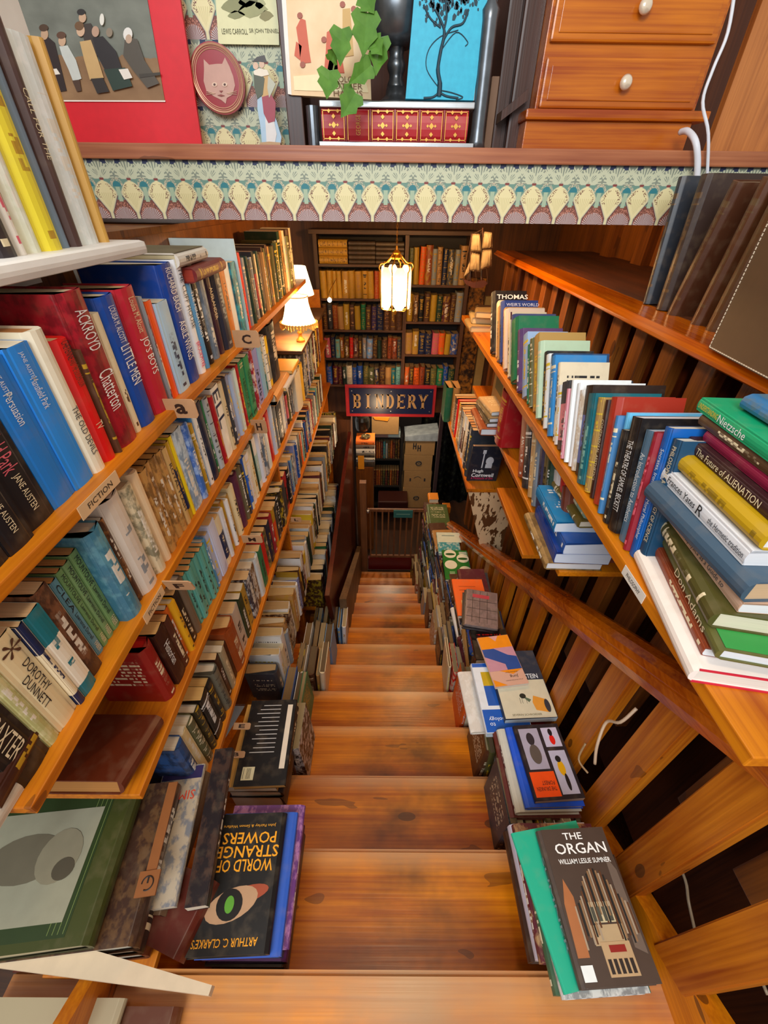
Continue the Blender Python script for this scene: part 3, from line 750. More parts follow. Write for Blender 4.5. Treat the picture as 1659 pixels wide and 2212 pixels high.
# glowing stack: thick volumes lying flat, beyond the third shelf run
book((-.50, 2.16, CZ-D3+.235), (1, 0, 0), (0, 0, 1), .19, .055, .32, 'c88c4c', 'thick tan folio lying flat on the tall white book', 'c', 'plain', 'e8d8b8', None, 0, True)
for k, (cc, hh, tt, lab) in enumerate((('ece4cc', .225, .16, 'very thick white book glowing beside the table lamp'), ('e8b838', .23, .05, 'yellow book standing behind the thick white volume'))):
    book((-.50, y3+.01+k*.165, CZ-D3), (1, 0, 0), (0, 1, 0), .2, tt, hh, cc, lab, 'w', 'plain', 'f0dcae', None, 0, True)
seq = 'hxvnlhkxaewdhfzxetw'
items = [(('t', random.uniform(.03, .055)), cc, random.uniform(.25, .3), O(hard=H)) for cc in seq]
y, n = left_row(-.50, D3, items, y3+.235, 'the lamp-lit shelf end', g3, start_n=0)
# low cupboard top carrying the lamp
b = BM(); box(b, -.755, -.47, 2.42, 3.6, CZ-.715, CZ-.695, bev=.003); tag(obj('lamp_board', b, SHELFX), 'brown board carrying the small table lamp', 'shelf')
for k, (cc, tt) in enumerate((('e0a030', .02), ('c8ccd4', .022))):
    book((-.48, 2.36-.1*k, CZ-.74-.026*(k)), (1, 0, 0), (0, 0, 1), .16, tt, .2+.08*k, cc, ['amber book lying flat just before the lamp board', 'pale grey book lying flat below the amber book'][k], 'w', 'plain', 'f0c878')

# ---------------------------------------------------------------- fourth shelf
g4, w4 = 'books on the fourth left shelf', 'the fourth left shelf'
items = [(447, '284878', .26, O(hard=H, cn='blue', mode='art', accent='k', label='dark blue tall book near the front of fourth shelf', w=.15)), (455, 'e0c890', .25, O(cn='cream', hard=False)), (464, '5e5c3c', .24, O(hard=H, cn='olive')), (471, '3c3420', .23, O(hard=H, cn='brown')),
 (482, '141210', .23, O(cn='black', pg='e4b870')), (490, '201c18', .22, O(cn='black', pg='e4b870')), (499, '6c6858', .22, O(cn='grey')), (505, '2c1410', .22, O(cn='dark brown')), (511, 'a89878', .21, O(cn='grey')), (516, '3a1408', .2, O(cn='brown')),
 (529, '9a4418', .23, O(hard=H, mode='title', accent='c', cn='rust', label='large rust orange hardback with wide cream page block', w=.16, pg='ecc080')), (539, 'c8b8a8', .22, O(cn='grey')), (545, '283820', .22, O(cn='dark green')), (552, 'b89030', .22, O(cn='mustard', mode='title', accent='k')),
 (560, '3c3844', .22, O(cn='charcoal')), (566, '7c5414', .22, O(cn='brown')), (573, 'd8e0e0', .22, O(cn='white')), (579, '2c7c54', .21, O(cn='green', mode='title')), (586, 'd01c14', .22, O(cn='scarlet', label='scarlet paperback standing out on the fourth left shelf', mode='plain', hard=False)),
 (590, '4c4c3c', .22, O(cn='olive')), (595, '24243c', .22, O(cn='navy')), (600, '9c2430', .22, O(cn='red')), (604, 'e0481c', .22, O(cn='orange')), (609, '383838', .21, O(cn='charcoal')), (613, '202020', .21, O(cn='black')), (619, '282420', .21, O(cn='black')), (624, '38404c', .21, O(cn='charcoal')), (629, '1c1c20', .22, O(cn='black', mode='block', accent='r'))]
seq = 'kxbskxlbwnhqafwbrdnb' + 'ueckrdxwfbazhkcfodwe'
for cc in seq: items.append((('t', random.uniform(.03, .048)), cc, random.uniform(.2, .25)))
y, n = left_row(-.525, D4, items, y_at(-.525, D4, 436), w4, g4, pgs=('e8c490', 'e8dcc4', 'dcb880'))
# colourful picture books lying at the near end of the fourth shelf
# ---------------------------------------------------------------- fifth and sixth
g5, w5 = 'books on the fifth left shelf', 'the fifth left shelf'
seq = 'hwcwxzfwzcwlfkuwcxdwzcwofdwkczwekwfxcqo' + 'kfzwexkcdunfwcxk'
items = [(('t', random.uniform(.038, .062)), cc, random.uniform(.24, .32), O(lean=random.uniform(-.08, .08))) for cc in seq]
y, n = left_row(-.47, D5, items, 1.04, w5, g5, pgs=('d0c0a0', 'c8ac78', 'b89868'), depth=(.13, .16))
g6, w6 = 'books on the lowest left shelf', 'the lowest left shelf'
seq = 'fekhwugvkwcnfexkdzfwkunf'
items = [(('t', random.uniform(.045, .075)), cc, random.uniform(.24, .32)) for cc in seq]
y, n = left_row(-.45, D6, items, 2.12, w6, g6, depth=(.16, .2))

# ================================================================ RIGHT SIDE BOOKS
# philosophy shelf: from the far end towards the camera the books lean away from us
gp, wp_ = 'books on the philosophy shelf', 'the philosophy shelf'
DP = .614
def right_list(X, D, items, y_far, where, group, leanf, hr=(.24, .27), pgs=('c8d0e0', 'e0dcd0', 'd8ccb0'), scale=1):
    """far to near; items: (near foot column or ('t',thick), colour, height, opts)"""
    y = y_far; n = 0; cols = [it[1] for it in items]
    for i, it in enumerate(items):
        e, cc = it[0], it[1]; h_ = it[2] if len(it) > 2 and it[2] else random.uniform(*hr); op = dict(it[3]) if len(it) > 3 else {}
        y0 = y-e[1] if isinstance(e, tuple) else y_at(X, D, e)
        ln = op.pop('lean', leanf(y)); t_ = max(.004, (y-y0)*math.cos(ln)-.0008)
        hard = op.pop('hard', random.random() < .3); wd = op.pop('w', random.uniform(.15, .19))
        cn = op.pop('cn', None) or cname(cc) or 'pale'; mode = op.pop('mode', random.choice(['title', 'title', 'band', 'block']))
        acc = op.pop('accent', random.choice([k for k in 'wcyckw' if k != cc])); lab = op.pop('label', None)
        if lab is None:
            kind = 'hardback' if hard else 'paperback'; sz = 'thick ' if t_ > .035 else 'slim ' if t_ < .014 else ''
            pv = cname(cols[i-1]) if i else None; nx = cname(cols[i+1]) if i+1 < len(cols) else None
            alts = ([f"between {pv} and {nx} books on {where}"] if pv and nx else []) + [f"{nth(n)} from the far end of {where}"]
            lab = uniq(f"{sz}{cn} {kind}", alts) or f"{sz}{cn} {kind} {nth(n)} from far end of {where}"
        dx = op.pop('dx', random.uniform(-.004, .01))
        book((X+dx, y, CZ-D), (-1, 0, 0), (0, -1, 0), wd, t_, h_, cc, lab, acc, mode, op.pop('pg', random.choice(pgs)), group, ln, hard, **op)
        y = y0; n += 1
    return y
leanP = lambda y: max(.2, min(.62, .2+(y-.6)*.5))
items = [(1066, 'k', .29, O(cn='black', mode='title', accent='w', hard=H, label='black book with large white capitals at shelf far end')), (1071, 'c', .26), (1075, 'z', .25), (1080, '2c4488', .28, O(cn='blue', label="blue book behind the cream one at shelf far end")),
 (1085, 'z', .26), (1092, 'e8d0b8', .26, O(cn='pale pink')), (1095, 'e', .27), (1099, 'c', .24), (1104, '3c4878', .27, O(cn='slate blue')),
 (1117, '14784c', .25, O(cn='green', hard=H, mode='plain', label='wide green and grey cover book near shelf far end')), (1125, '5c3c6c', .24, O(cn='violet')), (1134, '9cb8dc', .24, O(cn='pale blue', label='pale blue paperback with small white lettering, cover standing proud')),
 (1139, 'g', .22), (1145, 'o', .25, O(mode='gilt')), (1155, 'b8904c', .27, O(cn='tan', label='large tan paper covered book with title at top edge')), (1163, 'b8d0b0', .26, O(cn='pale green', label='pale green paperback with round black emblem')),
 (1169, 'k', .24, O(accent='m')), (1175, 'w', .24), (1180, '12406c', .25, O(cn='navy')),
 (1187, '2c84c4', .25, O(cn='blue')), (1192, 'e4d4b4', .24, O(cn='cream', mode='title', accent='k')), (1199, 'w', .18), (1212, 'e08490', .2, O(cn='pink', mode='block', accent='h', label='pink paperback with dark letter blocks on the spine', hard=False)),
 (1217, 'c87c88', .2, O(cn='pink')), (1223, 'e8ecec', .23, O(cn='white')), (1229, 'f0f2f2', .23, O(cn='white', mode='plain')), (1235, 'c8b49c', .22, O(cn='taupe', mode='art')),
 (1247, '5668b4', .24, O(cn='blue', hard=False, mode='block', accent='2c1c14', pg='e8eaf0', label='thick blue and brown paperback with gold lettering', w=.19, text=None)),
 (1259, '0c6470', .235, O(cn='teal', mode='title', accent='a', label='teal paperback with worn pale lettering, philosophy shelf')), (1268, 'b08c50', .24, O(cn='tan', mode='gilt')), (1275, '34140c', .245, O(cn='dark brown', mode='title', accent='c', label='dark brown hardback between tan and brick red spines', hard=H, text='CONTINENTAL AESTHETICS', tcol='c')),
 (1290, 'a42c18', .26, O(cn='red', hard=H, mode='plain', label='plain brick red hardback with purple orange cover behind', pg='d8d8e8')), (1297, '3c78ac', .235, O(cn='blue')), (1303, '6cc0ec', .25, O(cn='pale blue', pg='e4ecf8', mode='plain', label='sky blue paperback with long white page edge')),
 (1313, '1c1a1a', .22, O(cn='black', mode='title', accent='c')), (1329, '181415', .26, O(cn='black', hard=False, mode='plain', w=.2, pg='e0e4f0', label='black paperback with white lettering and long white page edge', text='THE THEATRE OF SAMUEL BECKETT', tcol='w')),
 (1342, '54748c', .25, O(cn='blue grey', mode='plain', label='blue grey paperback between the black and dark red spines', text='An Introduction to Aesthetics')), (1351, '8c1828', .26, O(cn='dark red', mode='title', accent='p', hard=H, w=.19, label='dark red patterned spine hardback beside the bright blue one')),
 (1363, '0c5cac', .28, O(cn='blue', hard=False, mode='plain', label='bright blue paperback with white lettering near the flat pile', text='Socrates, Ironist and Moral Philosopher', tlen=.7)),
 (1377, '1c4664', .27, O(cn='dark blue', mode='plain', hard=False, w=.2, label='dark blue paperback nearest the camera in the leaning row', text=[('PHILOSOPHY & SOCIOLOGY OF SCIENCE', .42, .74, .4, 'c')]))]
yq = right_list(.535, DP, items, 2.12, wp_, gp, leanP)
# the flat pile at the near end of the philosophy shelf
def pile(X, y_near, z, items, right=True, yaw0=0):
    for it in items:
        cc, tt, wd, hh, lab = it[:5]; op = dict(it[5]) if len(it) > 5 else {}
        dx, dy = op.pop('dx', 0), op.pop('dy', 0); a = op.pop('yaw', random.uniform(-.05, .05))
        ax = Vector((-math.cos(a), -math.sin(a), 0)) if right else Vector((math.cos(a), math.sin(a), 0))
        yo = y_near+dy if right else y_near+dy+hh
        book((X+dx, yo, z), ax, (0, 0, 1), wd, tt, hh, cc, lab, op.pop('accent', 'c'), op.pop('mode', 'title'), op.pop('pg', 'eceef2'), op.pop('group', None), 0, op.pop('hard', True), **op)
        z += tt+.0006
    return z
gpp = 'books in the flat pile on the philosophy shelf'
zt = CZ-DP+.0005
zt = pile(.53, .35, zt, [
 ('f0e4da', .034, .19, .285, 'white hardback with red boards, lowest of the near pile', O(dx=-.035, dy=.015, yaw=-.17, mode='plain', pg='f4f0e4', group=gpp)),
 ('8c3c1c', .020, .17, .25, 'rust coloured book second lowest of the near pile', O(dx=-.016, dy=.04, yaw=-.2, hard=False, group=gpp)),
 ('5c5c2c', .024, .17, .33, 'olive green hardback with bold cream lettering low in near pile', O(dx=-.016, dy=.02, yaw=-.22, mode='plain', text='Don Adams', tcol='c', tpos=.66, tlen=.42, tsz=.6, pg='eef2f6', group=gpp)),
 ('4c481c', .036, .17, .27, 'dark olive cloth hardback with small gilt emblem', O(dx=-.014, dy=.06, yaw=-.20, pg='e8e0c4', mode='band', group=gpp)),
 ('c8a288', .022, .15, .22, 'pale pinkish paperback with thin brown lettering in near pile', O(dx=.012, dy=.06, yaw=-.08, hard=False, mode='plain', text='Metaphysics as a Guide to', tcol='h', group=gpp, pg='eef2f4'))])
gpb = PIECES[-3]; b = BM(); box(b, -.168, -.006, .0242, .0248, .004, .326); obj('green_cover', b, flat('2f9040', .4), gpb)
gpw = PIECES[-5]
for a0_, a1_ in ((-.0004, .0035), (.0305, .0344)):
    b = BM(); box(b, -.19, -.004, a0_, a1_, -.0006, .0012); obj('red_board', b, flat('c8203c', .4), gpw)
zt = pile(.535, .41, zt, [
 ('3c5468', .042, .18, .27, 'big blue grey cloth hardback in the middle of pile', O(mode='plain', yaw=.03, group=gpp, pg='d8b890')),
 ('d8dade', .03, .15, .24, 'white and grey paperback with black square in near pile', O(dx=.004, dy=.035, hard=False, mode='plain', yaw=-.02, text=[('Frances Yates', .28, .36, .4, 'k'), ('R', .52, .06, .6, 'k'), ('the Hermetic tradition', .8, .36, .35, 'h')], group=gpp)),
 ('b8920c', .032, .16, .25, 'worn mustard yellow hardback in the near pile', O(dx=.012, dy=.035, yaw=-.03, mode='title', accent='8a6c08', group=gpp)),
 ('34181c', .022, .15, .24, 'black and maroon paperback with gilt capitals in near pile', O(dx=.028, dy=.05, yaw=-.04, hard=False, mode='plain', text='The Future of ALIENATION', tcol='c', tlen=.7, group=gpp)),
 ('7c0c34', .018, .17, .22, 'deep magenta book under the brown one', O(dx=.042, dy=.055, hard=False, yaw=-.04, mode='plain', group=gpp)),
 ('4c3420', .018, .15, .22, 'brown paperback directly beneath the bright green one', O(dx=.045, dy=.085, hard=False, yaw=-.03, group=gpp)),
 ('0c9c68', .024, .17, .24, 'bright green paperback with yellow corner in near pile', O(dx=.04, dy=.085, hard=False, mode='plain', yaw=-.05, text=[('Nietzsche', .42, .3, .55, 'w'), ('UNDERSTANDING', .14, .24, .4, 'y')], group=gpp)),
 ('2c6c9c', .028, .16, .2, 'worn blue and grey book topmost of the near pile', O(dx=.075, dy=.07, hard=True, mode='art', accent='5c6c6c', yaw=-.04, group=gpp))])
# covers of the two far end books
for o_ in PIECES:
    if o_['label'].startswith('black book with large white capitals'): lettering(o_, 'THOMAS', (-.09, o_.dimensions.y+.001, .26), (-1, 0, 0), (0, 0, 1), .15, .022, 'f0f0f0', name='cover_lettering', bold=.01)
    if o_['label'].startswith('blue book behind the cream'): lettering(o_, "WEIR'S WORLD", (-.09, o_.dimensions.y+.001, .26), (-1, 0, 0), (0, 0, 1), .15, .014, 'e8ecf4', name='cover_lettering')

# short shelf below: upright row leaning away, red book, flat blue pile
g7, w7 = 'books on the short shelf below philosophy', 'the short shelf below philosophy'
items = [(1128, '9c4420', .25, O(cn='rust')), (1137, '24242c', .25, O(cn='charcoal')), (1146, 'c8a06c', .25, O(cn='tan', hard=H)), (1155, '7c8894', .25, O(cn='grey', hard=H)), (1163, '3c3c60', .24, O(cn='slate')), (1172, '6c5c34', .25, O(cn='olive', hard=H)), (1181, '143828', .25, O(cn='dark green', hard=H)),
 (1190, 'dcd8d4', .24, O(cn='white')), (1201, 'bc241c', .24, O(cn='red', hard=H, mode='plain')), (1212, '6c2c14', .24, O(cn='brown', hard=H))]
right_list(.57, .93, items, y_at(.57, .93, 1117), w7, g7, lambda y: .45, hr=(.23, .26))
zt = CZ-.93+.0005
zt = pile(.535, .93, zt, [
 ('8c6c3c', .03, .18, .26, 'tan boards atlas, lowest of the blue pile', O(dx=-.02, mode='art', accent='4c3418')),
 ('143c8c', .045, .17, .24, 'dark blue thick paperback low in the blue pile', O(dx=.0, hard=False, mode='plain', pg='dce8fa')),
 ('2456a4', .045, .17, .23, 'royal blue thick paperback in the blue pile', O(dx=.012, dy=-.01, hard=False, mode='title', accent='w', pg='dce8fa')),
 ('1c80b8', .04, .15, .2, 'turquoise blue paperback with pale script lettering', O(dx=-.01, dy=.04, hard=False, accent='w', pg='e8f0fa')),
 ('6c5c24', .026, .16, .22, 'olive cloth book upon the blue pile', O(dx=.04, dy=.01, pg='f0ecd8', mode='band')),
 ('88a898', .02, .15, .21, 'grey green slim book on the olive one', O(dx=.055, dy=.02)),
 ('c4a898', .022, .14, .2, 'pale pinkish paperback near the top of blue pile', O(dx=.065, dy=.03, hard=False)),
 ('a8acc8', .02, .14, .2, 'lilac grey slim paperback topmost of the blue pile', O(dx=.07, dy=.035, hard=False, pg='f0f0f4'))])
# red book and the slanting brown ones at the far part
book((.545, 1.83, CZ-.93), (-1, 0, 0), (0, -1, 0), .2, .11, .25, '9c1018', 'very thick crimson book with dark label on its foot', 'm', 'band', 'b8a488', None, .06, True)
zt = pile(.50, 1.74, CZ-.93, [], True)
for k, (cc, tt, hh, dz, dy, lab) in enumerate((('8c4420', .035, .26, 0, .0, 'brown leather book lying along the short shelf'), ('4c4434', .02, .24, .036, .02, 'dark slim book on the brown leather book'), ('7c6c4c', .02, .24, .057, .03, 'taupe slim book in the slanting brown pile'), ('c8a878', .02, .2, .078, .06, 'tan slim book topmost of slanting brown pile'))):
    book((.50-.02*(k == 0)+.012*k, 1.86+dy, CZ-.93+dz), (-1, -.05*k, 0), (0, 0, 1), .16, tt, hh, cc, lab, 'c', 'title', 'dce8f0', None, 0, k == 0)

# row on the end shelf with the guitar cover book in front
g8, w8 = 'books on the leaning end shelf', 'the leaning end shelf'
items = []
for k, cc in enumerate('zfkRqzcxefczhkh'): items.append((('t', .05 if k < 8 else .045), cc, .25+.004*k, O(w=.18)))
items[3] = (('t', .03), 'd81008', .27, O(cn='scarlet', w=.2, hard=H, mode='plain', label='scarlet hardback standing tall on the leaning end shelf', pg='e8c0a0'))
right_list(.50, 1.33, items, 2.80, w8, g8, lambda y: 0.0, pgs=('e0a870', 'e8c898'))
r = book((.50, 2.085, CZ-1.33), (-1, 0, 0), (0, -1, 0), .175, .02, .25, '1c2430', 'dark book with a guitarist cover facing the camera on end shelf', 'w', 'plain', 'e0b080', None, -.12, False)
lettering(r, 'Hugh', (-.055, .0203, .075), (-1, 0, 0), (0, 0, 1), .06, .028, 'f4f4f4', bold=.02)
lettering(r, 'Cornwell', (-.085, .0203, .047), (-1, 0, 0), (0, 0, 1), .13, .028, 'f4f4f4', bold=.02)
lettering(r, 'A Multitude of Sins', (-.085, .0203, .024), (-1, 0, 0), (0, 0, 1), .13, .016, 'e0206a')
b = BM(); box(b, -.075, -.068, .0202, .0212, .10, .21); box(b, -.08, -.062, .0202, .0212, .2, .225)
disc(b, (-.11, .0202, .15), .022, .028, (-1, 0, 0), (0, 0, 1), .0012); box(b, -.128, -.09, .0202, .0212, .1, .128)
obj('cover_figure', b, flat('c8ccd0')).parent = r
book((.45, 2.88, CZ-1.33), (0, -1, 0), (1, 0, 0), .16, .05, .26, '1a5a40', 'dark green book with tan foot jutting beside the sign', '1a5a40', 'plain', 'b88850', None, 0, True)
book((.502, 2.88, CZ-1.33), (0, -1, 0), (1, 0, 0), .16, .05, .26, 'a87840', 'tan cloth book next to the green one by sign', '1a1814', 'title', 'b88850', None, 0, True)

# dark leather volumes and the album on the guard ledge
gl = 'dark leather volumes on the guard ledge'
zl = CZ-.276
vol = [(1.56, .03, .34, '2c3038', 0.14, 'charcoal cloth volume with lighter edge, farthest on the guard ledge', .38),
       (1.475, .045, .34, '3a2a24', .07, 'very dark brown volume beside the charcoal one on ledge', .34),
       (1.41, .04, .33, '4c2a18', -.17, 'brown leather volume leaning, third from far on ledge', .30),
       (1.285, .036, .33, '563018', -.10, 'brown leather volume leaning, fourth from far on ledge', .29),
       (1.215, .04, .33, '5c3a1c', -.07, 'brown leather volume leaning against the stitched album', .29)]
for (yv, tt, hh, cc, ln, lab, d_) in vol:
    book((.885, yv, zl), (-1, 0, 0), (0, -1, 0), .2, tt, hh, cc, lab, '5a4024', 'band' if ln else 'title', '8a7050', gl, -ln*.0+ln, True)
b = BM(); box(b, 0, .26, 0, .02, 0, .36, bev=.003)
al = obj('photo_album', b, flat('5a3e24', .6)); al.location = (.772, 1.02, zl+.001); al.rotation_euler = (0, 0, -PI/2-.09)
tag(al, 'large brown album with pale stitched edge on the guard ledge', 'album')
b = BM()
for k in range(46):
    z = .004+k*.0078; box(b, .0035, .0055, -.0012, .0, z, z+.0055)
for k in range(30):
    x_ = .006+k*.0082; box(b, x_, x_+.0055, -.0012, .0, .0035, .0055)
obj('stitching', b, flat('d8c8b0')).parent = al

# ================================================================ BOOKS ON THE TREADS
WORD = ['top', 'second', 'third', 'fourth', 'fifth', 'sixth', 'seventh', 'eighth', 'ninth', 'tenth', 'eleventh', 'twelfth', 'thirteenth', 'lowest']
def tread_books(i, x0, x1, cols, hr, yb, side, where, dd=(.17, .2), tr=(.018, .04), limit=None):
    """books standing side by side across a tread, spines towards the head of the stairs"""
    y0 = nose(i-1)[0]+yb; z = nose(i)[1]; x = x0; k = 0; rr = random.Random(i*13+(side == 'right')*7)
    while x < x1:
        t_ = rr.uniform(*tr); cc = cols[k % len(cols)]
        if x+t_ > x1+.004: break
        hard = rr.random() < .6; h_ = rr.uniform(*hr); kind = 'hardback' if hard else 'paperback'
        nm = f"{cname(cc)} {kind} standing, {nth(k)} from the left, on {where}"
        book((x, y0+rr.uniform(0, .015), z), (0, -1, 0), (1, 0, 0), rr.uniform(*dd), t_, h_, cc, nm, rr.choice('wcym'), rr.choice(['title', 'band', 'title', 'art']),
             rr.choice(('a8946c', '8c7450', 'b8a47c', '6c583c')), f'books standing on the {side} of the stairs', rr.uniform(-.05, .05), hard)
        x += t_+.001; k += 1
    return x
def ty(i): return nose(i-1)[0]
# book() with ax=-Y puts the spine at y and the body towards +Y
seqs = {1: 'efohuc', 2: 'hkfuowc', 3: 'fozkuhw', 4: 'qchfkruz', 5: 'cRxkfhuz', 6: 'kwhfxcne', 7: 'zwfexkhc', 8: 'fzmkhwre', 9: 'xfyzkhce', 10: 'fkmwhzuc', 11: 'ufkxzhmd', 12: 'fzkhucem', 13: 'kfzhumcd'}
xin = {1: .415, 2: .40, 3: .40, 4: .385, 5: .375, 6: .375, 7: .37, 8: .365, 9: .36, 10: .36, 11: .355, 12: .35, 13: .35}
for i in range(1, 14):
    tread_books(i, xin[i], .645 if i < 4 else .45, seqs[i], {1: (.2, .24), 2: (.23, .27), 3: (.24, .29)}.get(i, (.24, .34)), .035, 'right', f'the {WORD[i]} right step', tr=(.014, .036))
PT = {4: 1.66, 5: 1.685, 6: 1.72, 7: 2.0, 8: 2.08, 9: 2.17, 10: 2.32, 11: 2.44, 12: 2.57, 13: 2.58}
for i, dtop in PT.items():
    z = nose(i)[1]; k = 0; rr = random.Random(i)
    while True:
        tt = rr.uniform(.022, .05)
        if z+tt > CZ-dtop: break
        cc = rr.choice('fhzkcuxebowfkmdn'); a = rr.uniform(-.07, .07); hard = rr.random() < .6
        book((.458+rr.uniform(-.012, .012), ty(i)+.015+rr.uniform(-.01, .01), z), (-math.cos(a), -math.sin(a), 0), (0, 0, 1), rr.uniform(.15, .175), tt, rr.uniform(.21, .25), cc,
             f"{cname(cc)} book lying flat, {nth(k)} up the {WORD[i]} right step pile", rr.choice('wcm'), rr.choice(['title', 'band', 'plain']), rr.choice(('d8c8a0', 'c8b084', 'e0d4b8')), 'flat piles on the right of the stairs', 0, hard)
        z += tt+.001; k += 1
xil = {3: -.315, 4: -.36, 5: -.30, 6: -.30, 7: -.27}
for i, s in ((3, 'kdbwf'), (4, 'bwgdk'), (5, 'kwfzc'), (6, 'wfczs'), (7, 'fswzk')):
    x0 = -.47 if i > 3 else -.50
    tread_books(i, x0, xil[i]+.02, s, (.24, .3), .03, 'left', f'the {WORD[i]} left step', tr=(.02, .045))

# ---------------------------------------------------------------- flat books on the right piles
def flat_r(x_left, y_near, z_top, tt, wd, hh, cc, lab, yaw=0.0, **op):
    a = yaw; ax = Vector((-math.cos(a), -math.sin(a), 0))
    return book((x_left, y_near, z_top-tt), ax, (0, 0, 1), wd, tt, hh, cc, lab, op.pop('accent', 'c'), op.pop('mode', 'title'), op.pop('pg', 'e8dcc4'), op.pop('group', None), 0, op.pop('hard', True), **op)
def face(r, s, x, z, wd, hg, colr, tt, flip=False, bold=0.0):
    tt += .0004
    """lettering on the upper cover of a flat right-hand book: x across from the spine, z up the book"""
    sg = -1 if not flip else 1
    lettering(r, s, (-x, tt, z), (sg, 0, 0) if sg == -1 else (1, 0, 0), (0, 0, 1) if sg == -1 else (0, 0, -1), wd, hg, colr, name='cover_lettering', bold=bold)
LC = [0]
def bumped(a, n=6):
    LC[0] += 1; return a+(LC[0] % n)*.00009
def patch(r, nm, hexc, tt, x0, x1, z0, z1, lift=.0003):
    lift = bumped(lift)
    b = BM(); box(b, -x1, -x0, tt, tt+lift, z0, z1); o = obj(nm, b, flat(hexc, .4), r); return o
def poly_patch(r, nm, hexc, tt, pts, lift=.0005):
    lift = bumped(lift); b = BM(); extrude_poly(b, [(-x, tt, z) for x, z in pts], (0, lift, 0)); return obj(nm, b, flat(hexc, .4), r)
def oval(r, nm, hexc, tt, x, z, rx, rz, lift=.0006, rot=0):
    lift = bumped(lift); b = BM(); u = Vector((-math.cos(rot), 0, math.sin(rot))); v = Vector((math.sin(rot), 0, math.cos(rot)))
    disc(b, (-x, tt+lift, z), rx, rz, u, v, -.0004 if False else .0004, 20); return obj(nm, b, flat(hexc, .4), r)

# The Organ, with the pile beneath it
zO = CZ-1.20; T = .03
r = flat_r(.395, .075, zO, T, .155, .25, '4a3c34', 'hardback titled The Organ with organ pipes cover at lower right', yaw=.05, mode='plain', pg='d8c4a4', text='SUMNER', tcol='x')
r.color = (*C('8c9488'), 1)
patch(r, 'cover_photo', '4a3a30', T, .004, .154, .001, .249); patch(r, 'facade', 'b49a74', T+.0005, .05, .118, .055, .085); patch(r, 'arches', 'c8b890', T+.0005, .058, .11, .088, .12)
for k in range(4): patch(r, 'arch_opening', '4c4c40', T+.0012, .062+k*.012, .069+k*.012, .09, .112)
for k in range(26):
    x_ = .03+k*.0046; z0_ = .05+.02*abs(math.sin(k*.7)); z1_ = .15+.035*math.cos((k-13)*.24)
    if 8 < k < 17: z0_ += .03; z1_ -= .01
    patch(r, 'organ_pipe', ['a49078', '5c3820', '20201e', '8c6a48'][k % 4], T+.0004, x_, x_+.0035, z0_, z1_, .0008)
patch(r, 'organ_console', 'b89870', T+.0004, .06, .12, .012, .06, .0009); patch(r, 'keyboard', '8c2018', T+.0014, .075, .108, .045, .055, .0006)
for k in range(5): patch(r, 'stop_panel', '2c2420', T+.0014, .064+k*.011, .071+k*.011, .016, .036, .0006)
patch(r, 'price_sticker', 'e8ece8', T+.0006, .006, .03, .008, .03, .0008)
poly_patch(r, 'left_pillar', 'a8683c', T, [(.006, .04), (.03, .04), (.034, .13), (.022, .16), (.01, .12)], .001)
poly_patch(r, 'right_pillar', '6c5c50', T, [(.128, .05), (.15, .04), (.15, .17), (.134, .2)], .001)
face(r, 'THE', .075, .235, .045, .013, 'f4f2ec', T+.0004, bold=.01)
face(r, 'ORGAN', .085, .212, .12, .02, 'f4f2ec', T+.0004, bold=.01)
face(r, 'WILLIAM LESLIE SUMNER', .085, .189, .12, .009, 'f4f2ec', T+.0004, bold=.01)
flat_r(.365, .07, zO-T-.001, .012, .17, .26, '18a884', 'aqua green thin book lying just beneath The Organ', yaw=.16, hard=False, mode='plain', pg='d8ece4')
flat_r(.37, .065, zO-T-.014, .03, .17, .2, 'd4d0c8', 'white illustrated book in the pile under The Organ', yaw=.05, mode='art', accent='282c38', pg='b8c0d8')
flat_r(.365, .072, zO-T-.045, .035, .19, .25, '3c5c40', 'dark green book in the pile under The Organ', yaw=.02, pg='e8e4d8')
zz = zO-T-.081
flat_r(.36, .12, zz, .04, .2, .25, '60222c', 'brown red book near the bottom of organ pile', yaw=.0, mode='art', accent='c8a06c')
flat_r(.365, .13, zz-.041, .05, .2, .25, 'c8c0cc', 'pale grey book near the bottom of organ pile', yaw=.02, mode='plain')
flat_r(.36, .13, zz-.092, .05, .2, .25, '3c2418', 'dark brown wide book near the bottom of organ pile', yaw=.01, mode='plain')
# The Drunken Forest
zD = CZ-1.45; T = .022
r = flat_r(.475, .465, zD, T, .155, .225, '241c20', 'paperback with three bird photographs and an orange title panel', yaw=.06, hard=False, mode='plain', pg='c8a888')
patch(r, 'bird_photo', 'a8a0b0', T, .012, .078, .085, .212); patch(r, 'bird_photo', 'c0b8cc', T, .09, .145, .15, .212); patch(r, 'bird_photo', 'b4b0c4', T, .09, .145, .012, .138)
oval(r, 'grey_bird', '5c5048', T, .046, .13, .018, .03); oval(r, 'grey_bird_head', '30282c', T, .044, .178, .013, .02); oval(r, 'red_bird', 'd81c10', T, .118, .172, .009, .016); oval(r, 'red_bird_tail', '1c1418', T, .118, .196, .007, .012)
oval(r, 'yellow_bird', 'd8a008', T, .115, .085, .011, .022); oval(r, 'yellow_bird_tail', '201818', T, .12, .045, .006, .024); oval(r, 'yellow_bird_head', '18181c', T, .113, .112, .009, .01)
patch(r, 'title_panel', 'f0500c', T, .006, .085, .008, .078)
face(r, 'THE DRUNKEN', .046, .03, .062, .011, '2c1408', T+.0003, True); face(r, 'FOREST', .056, .046, .04, .011, '2c1408', T+.0003, True)
flat_r(.45, .455, zD-T-.001, .022, .18, .24, '1450c8', 'bright blue book beneath the bird photograph paperback', yaw=.03, mode='plain')
flat_r(.425, .45, zD-T-.024, .03, .2, .25, 'c8c4b4', 'off white book two below the bird paperback', yaw=.02, mode='title', accent='e')
